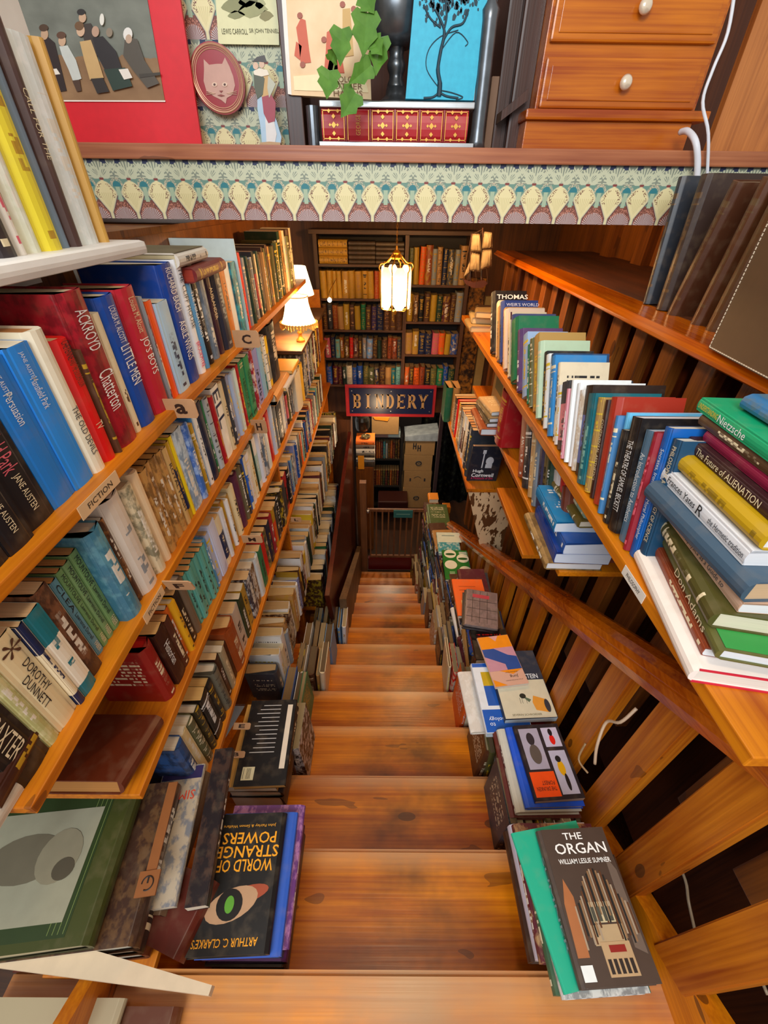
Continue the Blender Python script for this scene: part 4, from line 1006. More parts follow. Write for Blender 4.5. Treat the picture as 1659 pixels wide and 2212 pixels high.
flat_r(.41, .445, zD-T-.055, .02, .22, .26, '5c1c14', 'maroon wide book below the off white one', yaw=.0, mode='plain')
# Wittgenstein, psychology and Jung
zW = CZ-1.50; T = .03
r = flat_r(.455, .735, zW, T, .195, .28, '2c3444', 'pale paperback with a fly and cork, partly under geometric cover', yaw=.05, hard=False, mode='plain', pg='d8ecf8')
patch(r, 'cream_cover_half', 'd4ccb0', T, .002, .193, .002, .15)
oval(r, 'fly', '2c2c24', T, .09, .085, .012, .01); poly_patch(r, 'fly_wing', '5c6c54', T, [(.1, .08), (.118, .07), (.108, .06), (.095, .075)]); 
for k in range(4): patch(r, 'fly_leg', '2c2c24', T, .075+.008*k, .0762+.008*k, .056, .078)
poly_patch(r, 'cork', 'e09838', T, [(.125, .03), (.17, .02), (.172, .07), (.13, .085), (.12, .06)]); oval(r, 'cork_end', '383840', T+.0003, .172, .045, .01, .025)
face(r, 'SEVERIN SCHROEDER', .085, .014, .11, .007, '6c5c30', T+.0003); face(r, 'WITTGENSTEIN', .1, .165, .15, .02, 'e8ecf0', T, bold=.01)
T2 = .014
r = flat_r(.44, .85, zW+T2+.0008, T2, .135, .225, 'd8a890', 'small paperback with orange, pink and blue geometric cover', yaw=.14, hard=False, mode='plain', pg='e8dccc')
patch(r, 'orange_block', 'f09010', T2, .001, .134, .165, .224); poly_patch(r, 'pink_notch', 'd8a09c', T2+.0003, [(.05, .224), (.09, .224), (.072, .198)]); patch(r, 'blue_block', '284c94', T2, .002, .134, .065, .166)
poly_patch(r, 'pink_wave', 'c890a0', T2+.0003, [(.002, .13), (.075, .09), (.075, .065), (.002, .065)]); poly_patch(r, 'pink_wave', 'c890a0', T2+.0003, [(.05, .166), (.134, .166), (.134, .12), (.1, .13)])
poly_patch(r, 'orange_corner', 'f09010', T2+.0003, [(.002, .002), (.002, .03), (.05, .002)]); poly_patch(r, 'orange_corner', 'f09010', T2+.0003, [(.04, .064), (.134, .064), (.09, .045)])
face(r, 'Jung', .09, .036, .034, .014, '201c1c', T2+.0006, True); face(r, 'Anthony Storr', .085, .054, .05, .007, '382c24', T2+.0006, True); face(r, 'A Very Short Introduction', .085, .02, .07, .005, '382c24', T2+.0003, True)
T3 = .03
r = flat_r(.385, .70, CZ-1.53, T3, .17, .28, 'e4e8ec', 'white and blue psychology paperback with oil painting panel', yaw=.04, hard=False, mode='plain', pg='d4e8f4')
patch(r, 'blue_foot', '1458b8', T3, .002, .168, .002, .085); patch(r, 'blue_top', '1458b8', T3, .002, .168, .262, .279); patch(r, 'painting_sky', 'c8a418', T3, .03, .15, .18, .24); patch(r, 'painting_sea', '2058b0', T3, .03, .15, .1, .18)
face(r, 'Psychology', .07, .05, .1, .018, 'f0f4f8', T3+.0003, True); face(r, 'to', .03, .03, .02, .012, 'f0f4f8', T3+.0003, True)
flat_r(.42, .71, CZ-1.562, .03, .2, .26, '8c1c1c', 'dark red book edge beneath psychology paperback', yaw=.02, mode='title')
flat_r(.345, .735, CZ-1.6, .02, .15, .25, 'd8d0c4', 'white book with green scribble on its cover', yaw=.06, mode='art', accent='e8e4dc')
r = flat_r(.42, 1.05, CZ-1.61, .03, .17, .16, '18100e', 'black and red book behind the geometric cover paperback', yaw=.02, hard=False, mode='title', accent='R')
# notebooks pile, orange, green and teal books further down
zn = CZ-1.555
for k in range(4):
    T = .012; r = flat_r(.385-.006*(k % 2), 1.20+.004*k, zn-k*.0135, T, .15, .22, '74605c' if k == 0 else '2c2428', ['patterned brown notebook topmost of four with red writing', 'black edged notebook second of the stack of four', 'black edged notebook third of the stack of four', 'black edged notebook lowest of the stack of four'][k], yaw=-.2+.01*k, mode='art' if k == 0 else 'plain', accent='8c7470', pg='a8a098', group='stack of four notebooks')
    if k == 0:
        patch(r, 'red_label', 'b83c48', T+.0003, .03, .11, .17, .192)
        for q in range(3): patch(r, 'black_line', '2c1c1c', T, .03+q*.035, .032+q*.035, .02, .215)
        for q in range(3): patch(r, 'black_line', '2c1c1c', T, .004, .146, .05+q*.05, .052+q*.05)
T = .02
r = flat_r(.385, 1.33, CZ-1.66, T, .165, .25, 'f0641c', 'bright orange paperback lying right of the stairs', yaw=.0, hard=False, mode='plain')
patch(r, 'cream_panel', 'e8c080', T, .03, .15, .03, .1); face(r, 'apis', .08, .085, .06, .02, '6c3c10', T+.0004, True); face(r, 'relax', .08, .055, .07, .02, '6c3c10', T+.0004, True)
for q in range(2): patch(r, 'dark_rule', '5c2408', T, .03, .12, .17+q*.025, .172+q*.025)
T = .02
r = flat_r(.43, 1.93, CZ-2.03, T, .18, .29, '1c7428', 'green paperback with four round cream landscape vignettes', yaw=-.02, hard=False, mode='plain')
for (cx, cz) in ((.055, .25), (.14, .205), (.05, .14), (.145, .085)):
    oval(r, 'vignette', 'e8e4cc', T, cx, cz, .043, .043); oval(r, 'green_hills', '2c5c28', T+.0004, cx, cz-.004, .034, .012)
for q in range(3): patch(r, 'white_rule', 'e8e8d8', T, .12, .175, .235+q*.015, .243+q*.015)
for q in range(4): patch(r, 'white_rule', 'd8e0c0', T, .035, .07, .02+q*.015, .026+q*.015)
T = .02
r = flat_r(.43, 2.29, CZ-2.13, T, .17, .25, '3c98a4', 'sea green paperback with pale misty top, on right pile', yaw=-.02, hard=False, mode='art', accent='d8e4d8')
patch(r, 'pale_mist', 'd8e0cc', T, .002, .188, .13, .248); patch(r, 'title_rule', '5c8078', T+.0004, .04, .14, .205, .212)
T = .03
zc = CZ-2.48
r = flat_r(.455, 3.06, zc, T, .2, .34, '4c5c2c', 'olive green cloth book lying at the far stair foot', yaw=.0, pg='d8e0c0')
flat_r(.455, 3.04, zc-T-.001, .018, .2, .32, '1c3c48', 'thin dark blue book under the olive green one', pg='d8e0c0')
flat_r(.45, 3.02, zc-T-.02, .03, .2, .32, '8c9c68', 'pale green book lowest under the olive green one', pg='e0e4c4')
flat_r(.48, 3.46, CZ-2.46, .05, .1, .12, 'd8821c', 'small orange box like book behind the olive book', mode='plain')

# ---------------------------------------------------------------- left near pile: flat books
def flat_l(x_right, y_far, z_top, tt, wd, hh, cc, lab, yaw=0.0, **op):
    a = yaw; ax = Vector((math.cos(a), math.sin(a), 0))
    return book((x_right, y_far, z_top-tt), ax, (0, 0, 1), wd, tt, hh, cc, lab, op.pop('accent', 'c'), op.pop('mode', 'title'), op.pop('pg', 'e8dcc4'), op.pop('group', None), 0, op.pop('hard', True), **op)
# on the left pile the local height axis points at the camera, across runs from the spine (right) to the left
T = .03
zP = CZ-1.36
r = flat_l(-.262, .405, zP, T, .19, .27, '0f0d0d', 'black hardback World of Strange Powers with eye cover, upside down', yaw=.04, mode='plain', pg='e8d8b8')
def facel(r, s, x, z, wd, hg, colr, tt, bold=0.0):
    lettering(r, s, (-x, tt, z), (-1, 0, 0), (0, 0, 1), wd, hg, colr, name='cover_lettering', bold=bold)
facel(r, 'John Fairley & Simon Welfare', .09, .028, .14, .008, 'e8a020', T)
facel(r, 'WORLD OF', .085, .112, .14, .025, 'f0a010', T, .01)
facel(r, 'STRANGE', .085, .084, .16, .025, 'f0a010', T, .01)
facel(r, 'POWERS', .085, .055, .14, .025, 'f0a010', T, .01)
facel(r, "ARTHUR C. CLARKE'S", .1, .25, .15, .015, 'f0a010', T, .01)
oval(r, 'eye_white', 'b8906c', T, .10, .185, .062, .03, .0003, .3); oval(r, 'eye_rim', 'a0482c', T, .07, .168, .055, .016, .0002, .2); oval(r, 'iris', '14100e', T, .105, .185, .031, .029, .0007); oval(r, 'green_reflection', '5c9c30', T, .105, .185, .011, .016, .0011)
r.children[0].name = 'page_block'
T = .022
flat_l(-.235, .415, zP-.031, T, .2, .28, '2858b8', 'blue edged hardback beneath World of Strange Powers', yaw=.03, mode='plain', accent='w')
r = flat_l(-.222, .44, zP-.054, .03, .2, .29, '6c3c7c', 'purple and pink picture book beneath the blue hardback', yaw=.02, mode='art', accent='c88cb8')
flat_l(-.235, .42, zP-.085, .04, .2, .28, '1c2444', 'dark blue book in the strange powers pile', mode='plain')
flat_l(-.23, .415, zP-.126, .05, .2, .28, '4c1c4c', 'plum book in the strange powers pile', mode='plain')
flat_l(-.235, .41, zP-.177, .08, .2, .28, '3c2c20', 'thick brown book at the foot of strange powers pile', mode='plain')
# barcode black book, second step
T = .022; zb = CZ-1.53
r = flat_l(-.32, .82, zb, T, .17, .29, '100e10', 'black paperback lying back cover up with a barcode', yaw=.04, hard=False, mode='plain', pg='d8a860')
patch(r, 'white_strip', 'e8d8c0', T, .012, .03, .02, .24); patch(r, 'barcode', 'e0d8b0', T, .11, .15, .232, .272)
for q in range(9): patch(r, 'bar', '201c18', T+.0003, .114+q*.0038, .1155+q*.0038, .236, .268)
for q in range(12): patch(r, 'white_text_line', 'c8c4c0', T, .055, .12+.02*((q*7) % 3)/2, .02+q*.015, .0225+q*.015)
flat_l(-.34, .81, zb-T-.001, .035, .17, .28, 'c89448', 'tan page block book beneath the barcode paperback', mode='plain', hard=False)
flat_l(-.33, .83, zb-T-.037, .05, .18, .3, '1c1a20', 'charcoal book beneath the tan page block book', mode='title')
flat_l(-.335, .80, zb-T-.088, .12, .18, .27, '241a14', 'bulky dark volume under the charcoal book', mode='plain')
# big green folio and brown gear book lying at the near end of the fourth shelf
T = .05; zG = CZ-1.17
r = flat_l(-.605, .425, zG, T, .34, .30, '3c4218', 'large olive green folio with a framed hippopotamus picture', yaw=.10, mode='plain', pg='c8b890')
patch(r, 'green_frame', '2c3c1c', T, .045, .32, .028, .285); patch(r, 'picture', '98947c', T+.0007, .06, .31, .062, .262); oval(r, 'animal_body', '6c6450', T+.0007, .19, .15, .08, .045); oval(r, 'animal_head', '8a8168', T+.0015, .12, .15, .045, .05); oval(r, 'animal_snout', '544c3c', T+.0022, .1, .175, .022, .02)
for q in range(4): patch(r, 'frame_line', '7c8c4c', T+.0003, .05+.01*q, .051+.01*q, .035, .28)
r = flat_l(-.535, .43, zG-.051, .055, .34, .30, '3c2418', 'dark brown folio with gear wheel spine beneath the green one', yaw=.10, mode='art', accent='6c4c2c')
flat_l(-.54, .41, zG-.107, .06, .3, .28, '2c1c14', 'dark brown book two below the olive folio', yaw=.08, mode='band')
flat_l(-.545, .40, zG-.168, .06, .3, .27, '5c2414', 'reddish brown book at the base of the olive folio pile', yaw=.08, mode='plain')
# Simon comic style book and wooden power tag
T = .02
r = flat_l(-.50, .50, CZ-1.29, T, .11, .30, 'b8a890', 'colourful paperback with red title lying under the wooden tag', yaw=.12, hard=False, mode='art', accent='48607c')
patch(r, 'navy_band', '2c2454', T, .002, .108, .003, .035); facel(r, 'SIMON', .055, .075, .09, .022, 'd8401c', T)
flat_l(-.495, .49, CZ-1.312, .076, .12, .3, '6c5038', 'brown book beneath the colourful red title paperback', mode='plain')
flat_l(-.43, .54, CZ-1.28, .03, .05, .34, '1c1418', 'slim dark magazine lying beside colourful red title paperback', yaw=.12, mode='art', accent='4c3428', hard=False)
b = BM(); box(b, -.022, .022, 0, .004, -.008, .042); box(b, -.011, .011, .04, .044, 0, .004)
b.free()
def tagplate(loc, wdt, hgt, letter, lab, ax=(0, -1, 0), upv=(0, 0, 1), ln=.05, hexc='b88c64'):
    """thin plywood divider tag with a cut letter, sticking out of a shelf"""
    ax, upv = Vector(ax).normalized(), Vector(upv).normalized(); nn = ax.cross(upv)
    b = BM(); c = Vector(loc); w2, h2 = ax*wdt/2, upv*hgt/2
    extrude_poly(b, [c-w2-h2, c+w2*.85-h2, c+w2-h2*.7, c+w2+h2*.7, c+w2*.85+h2, c-w2+h2], nn*.003)
    o = obj('divider_tag', b, flat(hexc, .5)); tag(o, lab, 'tag')
    lettering(o, letter, c+nn*.003, ax, upv, wdt*.36, hgt*.55, '2c1408', name='cut_letter', bold=.03, lift=.0007)
    lettering(o, letter, c, -ax, upv, wdt*.36, hgt*.55, '2c1408', name='cut_letter', bold=.03, lift=.0007)
    return o
p = on_y(392, 882, .95); tagplate(p, .075, .05, 'a', 'plywood tag with cut letter a on the top left shelf edge', (1, 0, 0), (0, -.1, 1))
p = on_y(533, 732, 1.42); tagplate(p, .085, .055, 'C', 'plywood tag with cut letter C above the pale blue book', (1, 0, 0), (0, -.1, 1))
p = on_y(560, 921, 1.5); tagplate(p, .06, .06, 'H', 'plywood tag with cut letter H beside the green paperbacks', (1, 0, 0), (0, -.1, 1))
p = on_y(388, 1263, .62); tagplate(p, .06, .04, 'F', 'plywood tag with cut letter F above the aqua paperbacks', (1, 0, 0), (0, -.3, 1))
p = on_y(545, 1164, 1.08); tagplate(p, .07, .035, 'M', 'plywood tag with cut letter M among the third shelf books', (1, 0, 0), (0, -.1, 1))
p = on_y(640, 1122, 1.55); tagplate(p, .05, .03, 'L', 'small plywood tag with cut letter L on fourth shelf', (1, 0, 0), (0, -.1, 1))
p = on_d(523, 1569, 1.49); tagplate(p, .06, .022, 'E', 'plywood tag with cut letter E above the barcode paperback', (1, 0, 0), (0, 1, .2))
p = on_d(510, 1630, 1.48); tagplate(p, .06, .02, 'B', 'plywood tag with cut letter B below the E tag', (1, 0, 0), (0, 1, .2))
# long hanging power tag
p0 = on_d(375, 1690, 1.21); p1 = on_d(325, 1890, 1.21)
b = BM(); d = (p1-p0).normalized(); beam(b, p0, p1, .022, .004); s = d.cross(Vector((0, 0, 1))); c = p1+d*.015
extrude_poly(b, [c-s*.022-d*.022, c+s*.022-d*.022, c+s*.022+d*.022, c-s*.022+d*.022], (0, 0, .005))
t = obj('divider_tag', b, flat('8c5428', .5)); tag(t, 'long wooden tag with a round cut mark hanging over colourful paperback', 'tag')
b = BM(); n = 18
ang = [PI*.5+PI*2*.92*(k/n)-.2 for k in range(n+1)]
pts = [c+Vector((0, 0, .0055))+(-d*math.cos(a)+s*math.sin(a))*.012 for a in [2.7+(2*PI-1.1)*k/n for k in range(n+1)]]
tube(b, pts, .0014, 5); beam(b, c+Vector((0, 0, .0058))+d*.0, c+Vector((0, 0, .0058))-d*.012, .003, .0015); obj('cut_mark', b, flat('1c0e06')).parent = t
# slanting books between, second level near end
flat_l(-.40, .255, CZ-1.33, .065, .14, .14, '5c1c0c', 'thick red brown book with golden page edges at near left', yaw=-.3, pg='d89a30', mode='plain')
# paper labels on shelf edges
def edge_label(px0, px1, D, X, s, lab, hgt, hexc='d8b488', sgn=1):
    y0, y1 = y_at(X, D, px0), y_at(X, D, px1)
    ya_, yb_ = min(y0, y1), max(y0, y1)
    b = BM(); box(b, min(X, X+.0012*sgn), max(X, X+.0012*sgn), ya_, yb_, CZ-D-hgt, CZ-D)
    o = obj('shelf_label', b, flat(hexc)); tag(o, lab, 'label')
    lettering(o, s, (X+.0012*sgn, (ya_+yb_)/2, CZ-D-hgt/2), (0, sgn, 0), (0, 0, 1), (yb_-ya_)*.62, hgt*.42, '2c1c10')
edge_label(165, 248, LV[1]+.001, XB, 'FICTION', 'paper label reading FICTION on the top left shelf edge', .026)
edge_label(308, 348, LV[2]+.001, XB, 'FICTION', 'paper label reading FICTION on the second shelf edge', .026)
edge_label(1396, 1352, .615, .52, 'PHILOSOPHY', 'paper label reading PHILOSOPHY on the right shelf edge', .024, 'e0d8cc', -1)

# near white shelf at lower left
t = thing('low_shelf', 'cream painted board jutting in at lower left corner', 'shelf', (-.7, .1, CZ-1.27))
b = BM(); a0 = on_d(458, 2128, 1.25); a1 = on_d(0, 1992, 1.25)
dd = (a1-a0).normalized(); a2 = a0+dd*.62; bk = Vector((dd.y, -dd.x, 0)); bk = -bk if bk.y > 0 else bk
extrude_poly(b, [a0, a2, a2+bk*.075, a0+bk*.014], (0, 0, -.024)); part('shelf_board', b, flat('cdb798'), t)
book((-.435, .06, CZ-1.4495), (1, 0, 0), (0, 0, 1), .19, .05, .2, '5c2c14', 'brown backed book with cream pages at the bottom left', 'c', 'plain', 'd8a868', None, 0, True)
book((-.545, .07, CZ-1.398), (1, 0, 0), (0, 0, 1), .3, .03, .2, 'a89878', 'grey cream book at the bottom left corner', 'c', 'plain', 'd8c8a8', None, 0, True)

# books on the painted shelf, upper left
gw, ww = 'tall books on the painted shelf', 'the painted shelf'
items = [(40, '2c2428', .28, O(hard=H, cn='black', w=.1)), (58, 'e4dcd0', .3, O(hard=H, cn='white', label='white hardback with pink letters between black and green spines', mode='title', accent='p', w=.1)), (66, '8c2c1c', .3, O(hard=H, w=.1, cn='rust')),
 (96, 'dfe2cc', .33, O(hard=H, mode='art', accent='eef0e4', cn='pale green', label='pale green white hardback beside the yellow one', w=.1)), (137, 'ead838', .335, O(hard=H, mode='title', cn='yellow', label='bright yellow glossy hardback on the painted white shelf', w=.1, accent='m')),
 (158, '74889c', .385, O(hard=H, mode='plain', cn='steel', label='tall steel grey glossy hardback on the painted shelf', w=.1)), (178, '4c3430', .30, O(hard=H, mode='plain', cn='brown', w=.1, label='brown hardback with Call for the label on spine', text=[('CALL FOR THE', .42, .3, .45, 'c')])),
 (184, '24182c', .29, O(w=.1)), (224, 'dfe6e4', .29, O(hard=H, mode='art', accent='f2f4f2', cn='white', label='glossy white hardback next to the gold spine', w=.1)), (236, 'c89a48', .295, O(hard=H, mode='plain', cn='gold', label='slim gold hardback at the right end of painted shelf', w=.1))]
left_row(-.60, .08, items, y_at(-.60, .08, -10), ww, gw)

# ================================================================ FAR END
YB = 3.90
def zb(py): return on_y(840, py, YB).z
def xb(px, py=660): return on_y(px, py, YB).x
t = thing('wall_bookcase', 'old dark bookcase of antique volumes over the cellar opening', 'bookcase', (.02, YB+.1, zb(832)))
ux0, um, ux1 = xb(694), xb(874), xb(1000)
for x_, w_ in ((ux0-.03, .03), (um-.012, .03), (ux1, .03)):
    b = BM(); box(b, x_, x_+w_, YB, YB+.2, zb(838), zb(506)); part('upright', b, SHELFZ, t)
b = BM(); box(b, ux0-.06, ux1+.06, YB-.02, YB+.2, zb(507), zb(497), bev=.003); part('cornice', b, SHELFX, t)
b = BM(); box(b, ux0, ux1, YB+.19, YB+.2, zb(838), zb(500)); part('back_panel', b, flat('1c100a'), t)
LB = [572, 646, 713.5, 775, 832]; RB = [614.6, 694, 765, 832]
for p_ in LB:
    b = BM(); box(b, ux0, um-.01, YB-.004, YB+.19, zb(p_)-.018, zb(p_)); part('shelf_board', b, SHELFX, t)
for p_ in RB:
    b = BM(); box(b, um+.018, ux1, YB-.004, YB+.19, zb(p_)-.018, zb(p_)); part('shelf_board', b, SHELFX, t)
CB = thing('fill_light_mount', 'added lamp base out of view behind the wallpapered beam for stairwell fill', 'lamp', (.30, 2.35, CZ+.06))  # mount added for the unseen stairwell fill light
b = BM(); lathe(b, [(.03, .05), (.03, .06)], (.30, 2.35, CZ-.0), 14); part('lamp_base', b, flat('2c2018'), CB)
gb = 'antique volumes in the far wall bookcase'
def far_row(x0, x1, zz, cols, hmin, hmax, where):
    rr = random.Random(int(zz*1000)+int(x0*100)); ws = [rr.uniform(.8, 1.2) for _ in cols]; S = (x1-x0-.004)/sum(ws); x = x0+.002
    for k, cc in enumerate(cols):
        t_ = ws[k]*S; h_ = rr.uniform(hmin, hmax); hc = cc
        cn = cname(cc) if cc in PAL else {'c8942c': 'golden', '6c4a20': 'dark gold', 'b87c20': 'gold'}.get(cc, 'faded')
        book((x, YB+rr.uniform(.004, .02), zz), (0, -1, 0), (1, 0, 0), .13, t_-.001, h_, hc, f"{cn} antique volume, {nth(k)} from the left on {where}", rr.choice('zmkm') if cc != 'k' else 'm', rr.choice(['gilt', 'gilt', 'art', 'band']), 'a88858', gb, rr.gauss(0, .015), True)
        x += t_
sp = lambda a, b_: (zb(a)-zb(b_))
far_row(ux0, um-.012, zb(646), ['c8942c']*9+['b84818', 'c8942c', 'c8942c', 'c8942c', 'b87c20'], .2, .207, 'second far shelf, left bay')
far_row(ux0, um-.012, zb(713.5), list('fhuzmfmgfvnfff'), .18, .215, 'third far shelf, left bay')
far_row(ux0, um-.012, zb(775), list('pnaufRefxsfdfuuh'), .16, .19, 'fourth far shelf, left bay')
far_row(ux0, um-.012, zb(832), list('beedcbboonfzta'), .16, .185, 'lowest far shelf, left bay')
far_row(um+.02, ux1, zb(614.6), list('omquxznhxz'), .24, .29, 'top far shelf, right bay')
far_row(um+.02, ux1, zb(694), list('mfkfmdefx'), .2, .235, 'second far shelf, right bay')
far_row(um+.02, ux1, zb(765), list('zmnnpqmb'), .175, .2, 'third far shelf, right bay')
far_row(um+.02, ux1, zb(832), list('qfqukogbd'), .155, .18, 'lowest far shelf, right bay')
# lying stacks on the top left shelf
zz = zb(572)
for k in range(3):
    book((ux0+.02, YB+.01, zz+k*.052), (0, -1, 0), (0, 0, 1), .13, .05, .22, 'c8942c', f"golden bound volume lying flat, {['lowest', 'middle', 'top'][k]} of the far left stack", 'f', 'gilt', 'a88858', gb, 0, True) if False else None
def lie(x0, x1, k, n, zz, tt, cc, lab):
    # spine facing the stairs, height axis running along X
    b = book((x1, YB+.01, zz), (0, -1, 0), (0, 0, 1), .13, tt, x1-x0, cc, lab, 'f' if cc != 'k' else 'm', 'gilt', 'a88858', gb, 0, True); return b
xm = xb(757); xm2 = xb(812)
for k in range(3): lie(ux0+.01, xm-.01, k, 3, zz+k*.056, .054, 'c8942c', f"golden bound volume lying flat, {['lowest', 'middle', 'top'][k]} of the far left stack")
for k in range(5):
    lie(xm, xm2-.005, k, 5, zz+k*.032, .031, ['4c3c30', '5c4c3c'][k % 2], f"dark ribbed volume lying flat, {['lowest', 'second', 'middle', 'fourth', 'top'][k]} of the centre stack")
    lie(xm2, um-.02, k, 5, zz+k*.031, .030, ['5c4c3c', '4c3c30'][k % 2], f"dark ribbed volume lying flat, {['lowest', 'second', 'middle', 'fourth', 'top'][k]} of the stack behind lantern chain")

# sign
ps = on_y(748, 900, 3.84); pe_ = on_y(944, 834, 3.84)
t = thing('hanging_sign', 'navy sign with red frame and gold letters reading BINDERY', 'sign', ((ps.x+pe_.x)/2, 3.86, ps.z))
b = BM(); box(b, ps.x, pe_.x, 3.85, 3.868, ps.z, pe_.z, bev=.002); part('frame_board', b, flat('a8242c', .4), t)
i0 = on_y(756, 893, 3.84); i1 = on_y(937, 841, 3.84)
b = BM(); box(b, i0.x, i1.x, 3.842, 3.85, i0.z, i1.z); part('navy_panel', b, flat('101c40', .35), t)
def slab(bm, pts, y, th):
    extrude_poly(bm, [(x_, y, z_) for x_, z_ in pts], (0, th, 0))
def bar(bm, x0, z0, x1, z1, w_, y, th):
    d_ = Vector((x1-x0, 0, z1-z0)).normalized(); n_ = Vector((-d_.z, 0, d_.x))*w_/2
    slab(bm, [(x0+n_.x, z0+n_.z), (x1+n_.x, z1+n_.z), (x1-n_.x, z1-n_.z), (x0-n_.x, z0-n_.z)], y, th)
def bowl(bm, xc, zc, rx, rz, w_, y, th, a0=-PI/2, a1=PI/2, n=10):
    o_ = [(xc+rx*math.cos(a0+(a1-a0)*k/n), zc+rz*math.sin(a0+(a1-a0)*k/n)) for k in range(n+1)]
    i_ = [(xc+(rx-w_)*math.cos(a0+(a1-a0)*k/n), zc+(rz-w_*.8)*math.sin(a0+(a1-a0)*k/n)) for k in range(n+1)]
    for k in range(n): slab(bm, [o_[k], o_[k+1], i_[k+1], i_[k]], y, th)
LH = (i1.z-i0.z)*.56; zB = (i0.z+i1.z)/2-LH/2; cw = (i1.x-i0.x)*.92/7; SW = LH*.17; GM = flat('a88458', .4)
for k, ch in enumerate('BINDERY'):
    x0_ = i0.x+(i1.x-i0.x)*.045+cw*k; w_ = cw*.80; b = BM(); yy, th = 3.8405, .0015
    def B(a, c, d, e, s=SW): bar(b, x0_+a*w_, zB+c*LH, x0_+d*w_, zB+e*LH, s, yy, th)
    st = SW*.5/w_
    def ser(a, c, wd=.3): B(a-wd*.5, c+(.035 if c < .5 else -.035), a+wd*.5, c+(.035 if c < .5 else -.035), LH*.07)
    if ch in 'BDER': B(.2, 0, .2, 1); ser(.15, 0, .35); ser(.15, 1, .35)
    if ch == 'B':
        for zc_, rz_ in ((.735, .265), (.27, .27)): bowl(b, x0_+.5*w_, zB+zc_*LH, .36*w_, rz_*LH, SW*.9, yy, th); B(.2, zc_+rz_-.06, .5, zc_+rz_-.06, LH*.11); B(.2, zc_-rz_+.06, .5, zc_-rz_+.06, LH*.11)
    if ch == 'I': B(.45, 0, .45, 1); ser(.45, 0, .5); ser(.45, 1, .5)
    if ch == 'N': B(.2, 0, .2, 1, SW*.5); B(.86, 0, .86, 1, SW*.5); B(.2, .93, .86, .07, SW*.8); ser(.2, 0, .36); ser(.14, 1, .36); ser(.82, 1, .36)
    if ch == 'D': bowl(b, x0_+.42*w_, zB+.5*LH, .5*w_, .5*LH, SW*.95, yy, th, n=14); B(.2, .945, .42, .945, LH*.11); B(.2, .055, .42, .055, LH*.11)
    if ch == 'E':
        for zc_, l_ in ((.945, .86), (.5, .7), (.055, .9)): B(.2, zc_, l_, zc_, LH*.11)
        B(.84, 1, .84, .8, LH*.07); B(.88, 0, .88, .2, LH*.07); B(.68, .4, .68, .6, LH*.07)
    if ch == 'R': bowl(b, x0_+.48*w_, zB+.73*LH, .36*w_, .27*LH, SW*.9, yy, th); B(.2, .945, .48, .945, LH*.11); B(.2, .51, .5, .51, LH*.11); B(.5, .5, .88, .04, SW); ser(.9, 0, .26)
    if ch == 'Y': B(.47, 0, .47, .5); B(.47, .45, .12, .97, SW*.9); B(.47, .45, .84, .97, SW*.8); ser(.47, 0, .44); ser(.12, 1, .36); ser(.86, 1, .32)
    part('gold_letter', b, GM, t)
for fx in (.03, .5, .97):
    for fz in (.1, .9):
        b = BM(); lathe(b, [(.006, 0), (.005, .002), (.001, .003)], n=8)
        for v in b.verts: v.co = Vector((i0.x+(i1.x-i0.x)*fx+v.co.x, 3.842-v.co.z, i0.z+(i1.z-i0.z)*fz+v.co.y))
        part('screw', b, flat('c8c8c8', .3, .8), t)

# pendant lantern: frame, panels, finial, chain
YL = 3.0
lc = on_y(855, 625, YL); ztop = on_y(853, 572, YL).z; zbt = on_y(856, 668, YL).z; RL = (on_y(888, 625, YL)-on_y(822, 625, YL)).length/2
t = thing('pendant_lantern', 'glowing brass lantern with frosted glass panels hanging on a chain', 'lamp', (lc.x, YL, ztop))
GLASS = bpy.data.materials.new('lit_frosted_glass'); GLASS.use_nodes = True; E.t = GLASS.node_tree
bb = E.t.nodes['Principled BSDF']; bb.inputs['Emission Color'].default_value = (1, .78, .38, 1); bb.inputs['Emission Strength'].default_value = 3.2
base(bb, srgb('f4dca0')); bb.inputs['Roughness'].default_value = .6
gz = xyz(coords('Generated'))[2]; nn = noise(coords(), 40, 3)
est = (1.25-gz)*4.2*(nn*.6+.7); E.t.links.new(est.v, bb.inputs['Emission Strength'])
BRASS = flat('9a6c24', .35, .7)
H_ = ztop-zbt
for k in range(6):
    a0, a1 = 2*PI*k/6+.26, 2*PI*(k+1)/6+.26
    def P(a, r, z): return Vector((lc.x+r*math.cos(a), YL+r*math.sin(a), z))
    ins = .10; aa0 = a0+ins; aa1 = a1-ins; rr = RL*.97
    zt_, zm1, zm0 = ztop-H_*.03, ztop-H_*.16, zbt+H_*.14
    b = BM()
    am = (a0+a1)/2
    pts = [P(aa0, rr, zm0), P(am-.2, rr*.93, zbt+H_*.03), P(am+.2, rr*.93, zbt+H_*.03), P(aa1, rr, zm0), P(aa1, rr, zm1), P(am+.2, rr*.93, zt_), P(am-.2, rr*.93, zt_), P(aa0, rr, zm1)]
    extrude_poly(b, pts, Vector((math.cos(am), math.sin(am), 0))*.003); part('glass_panel', b, GLASS, t)
    b = BM(); tube(b, [P(a0, RL, zbt+H_*.08), P(a0, RL*1.02, ztop-H_*.12)], .0042, 6); part('frame_bar', b, BRASS, t)
    b = BM(); tube(b, [P(a0, RL*1.02, ztop-H_*.14), P(a0, RL*1.14, ztop-H_*.06), P(a0, RL*1.02, ztop+H_*.03), P(a0, RL*.7, ztop+H_*.05), P(a0, RL*.25, ztop+H_*.22)], .004, 6); part('scroll', b, BRASS, t)
    b = BM(); tube(b, [P(a0, RL, zbt+H_*.08), P(a0, RL*.85, zbt), P(a0, RL*.3, zbt-H_*.02)], .0035, 6); part('foot_bar', b, BRASS, t)
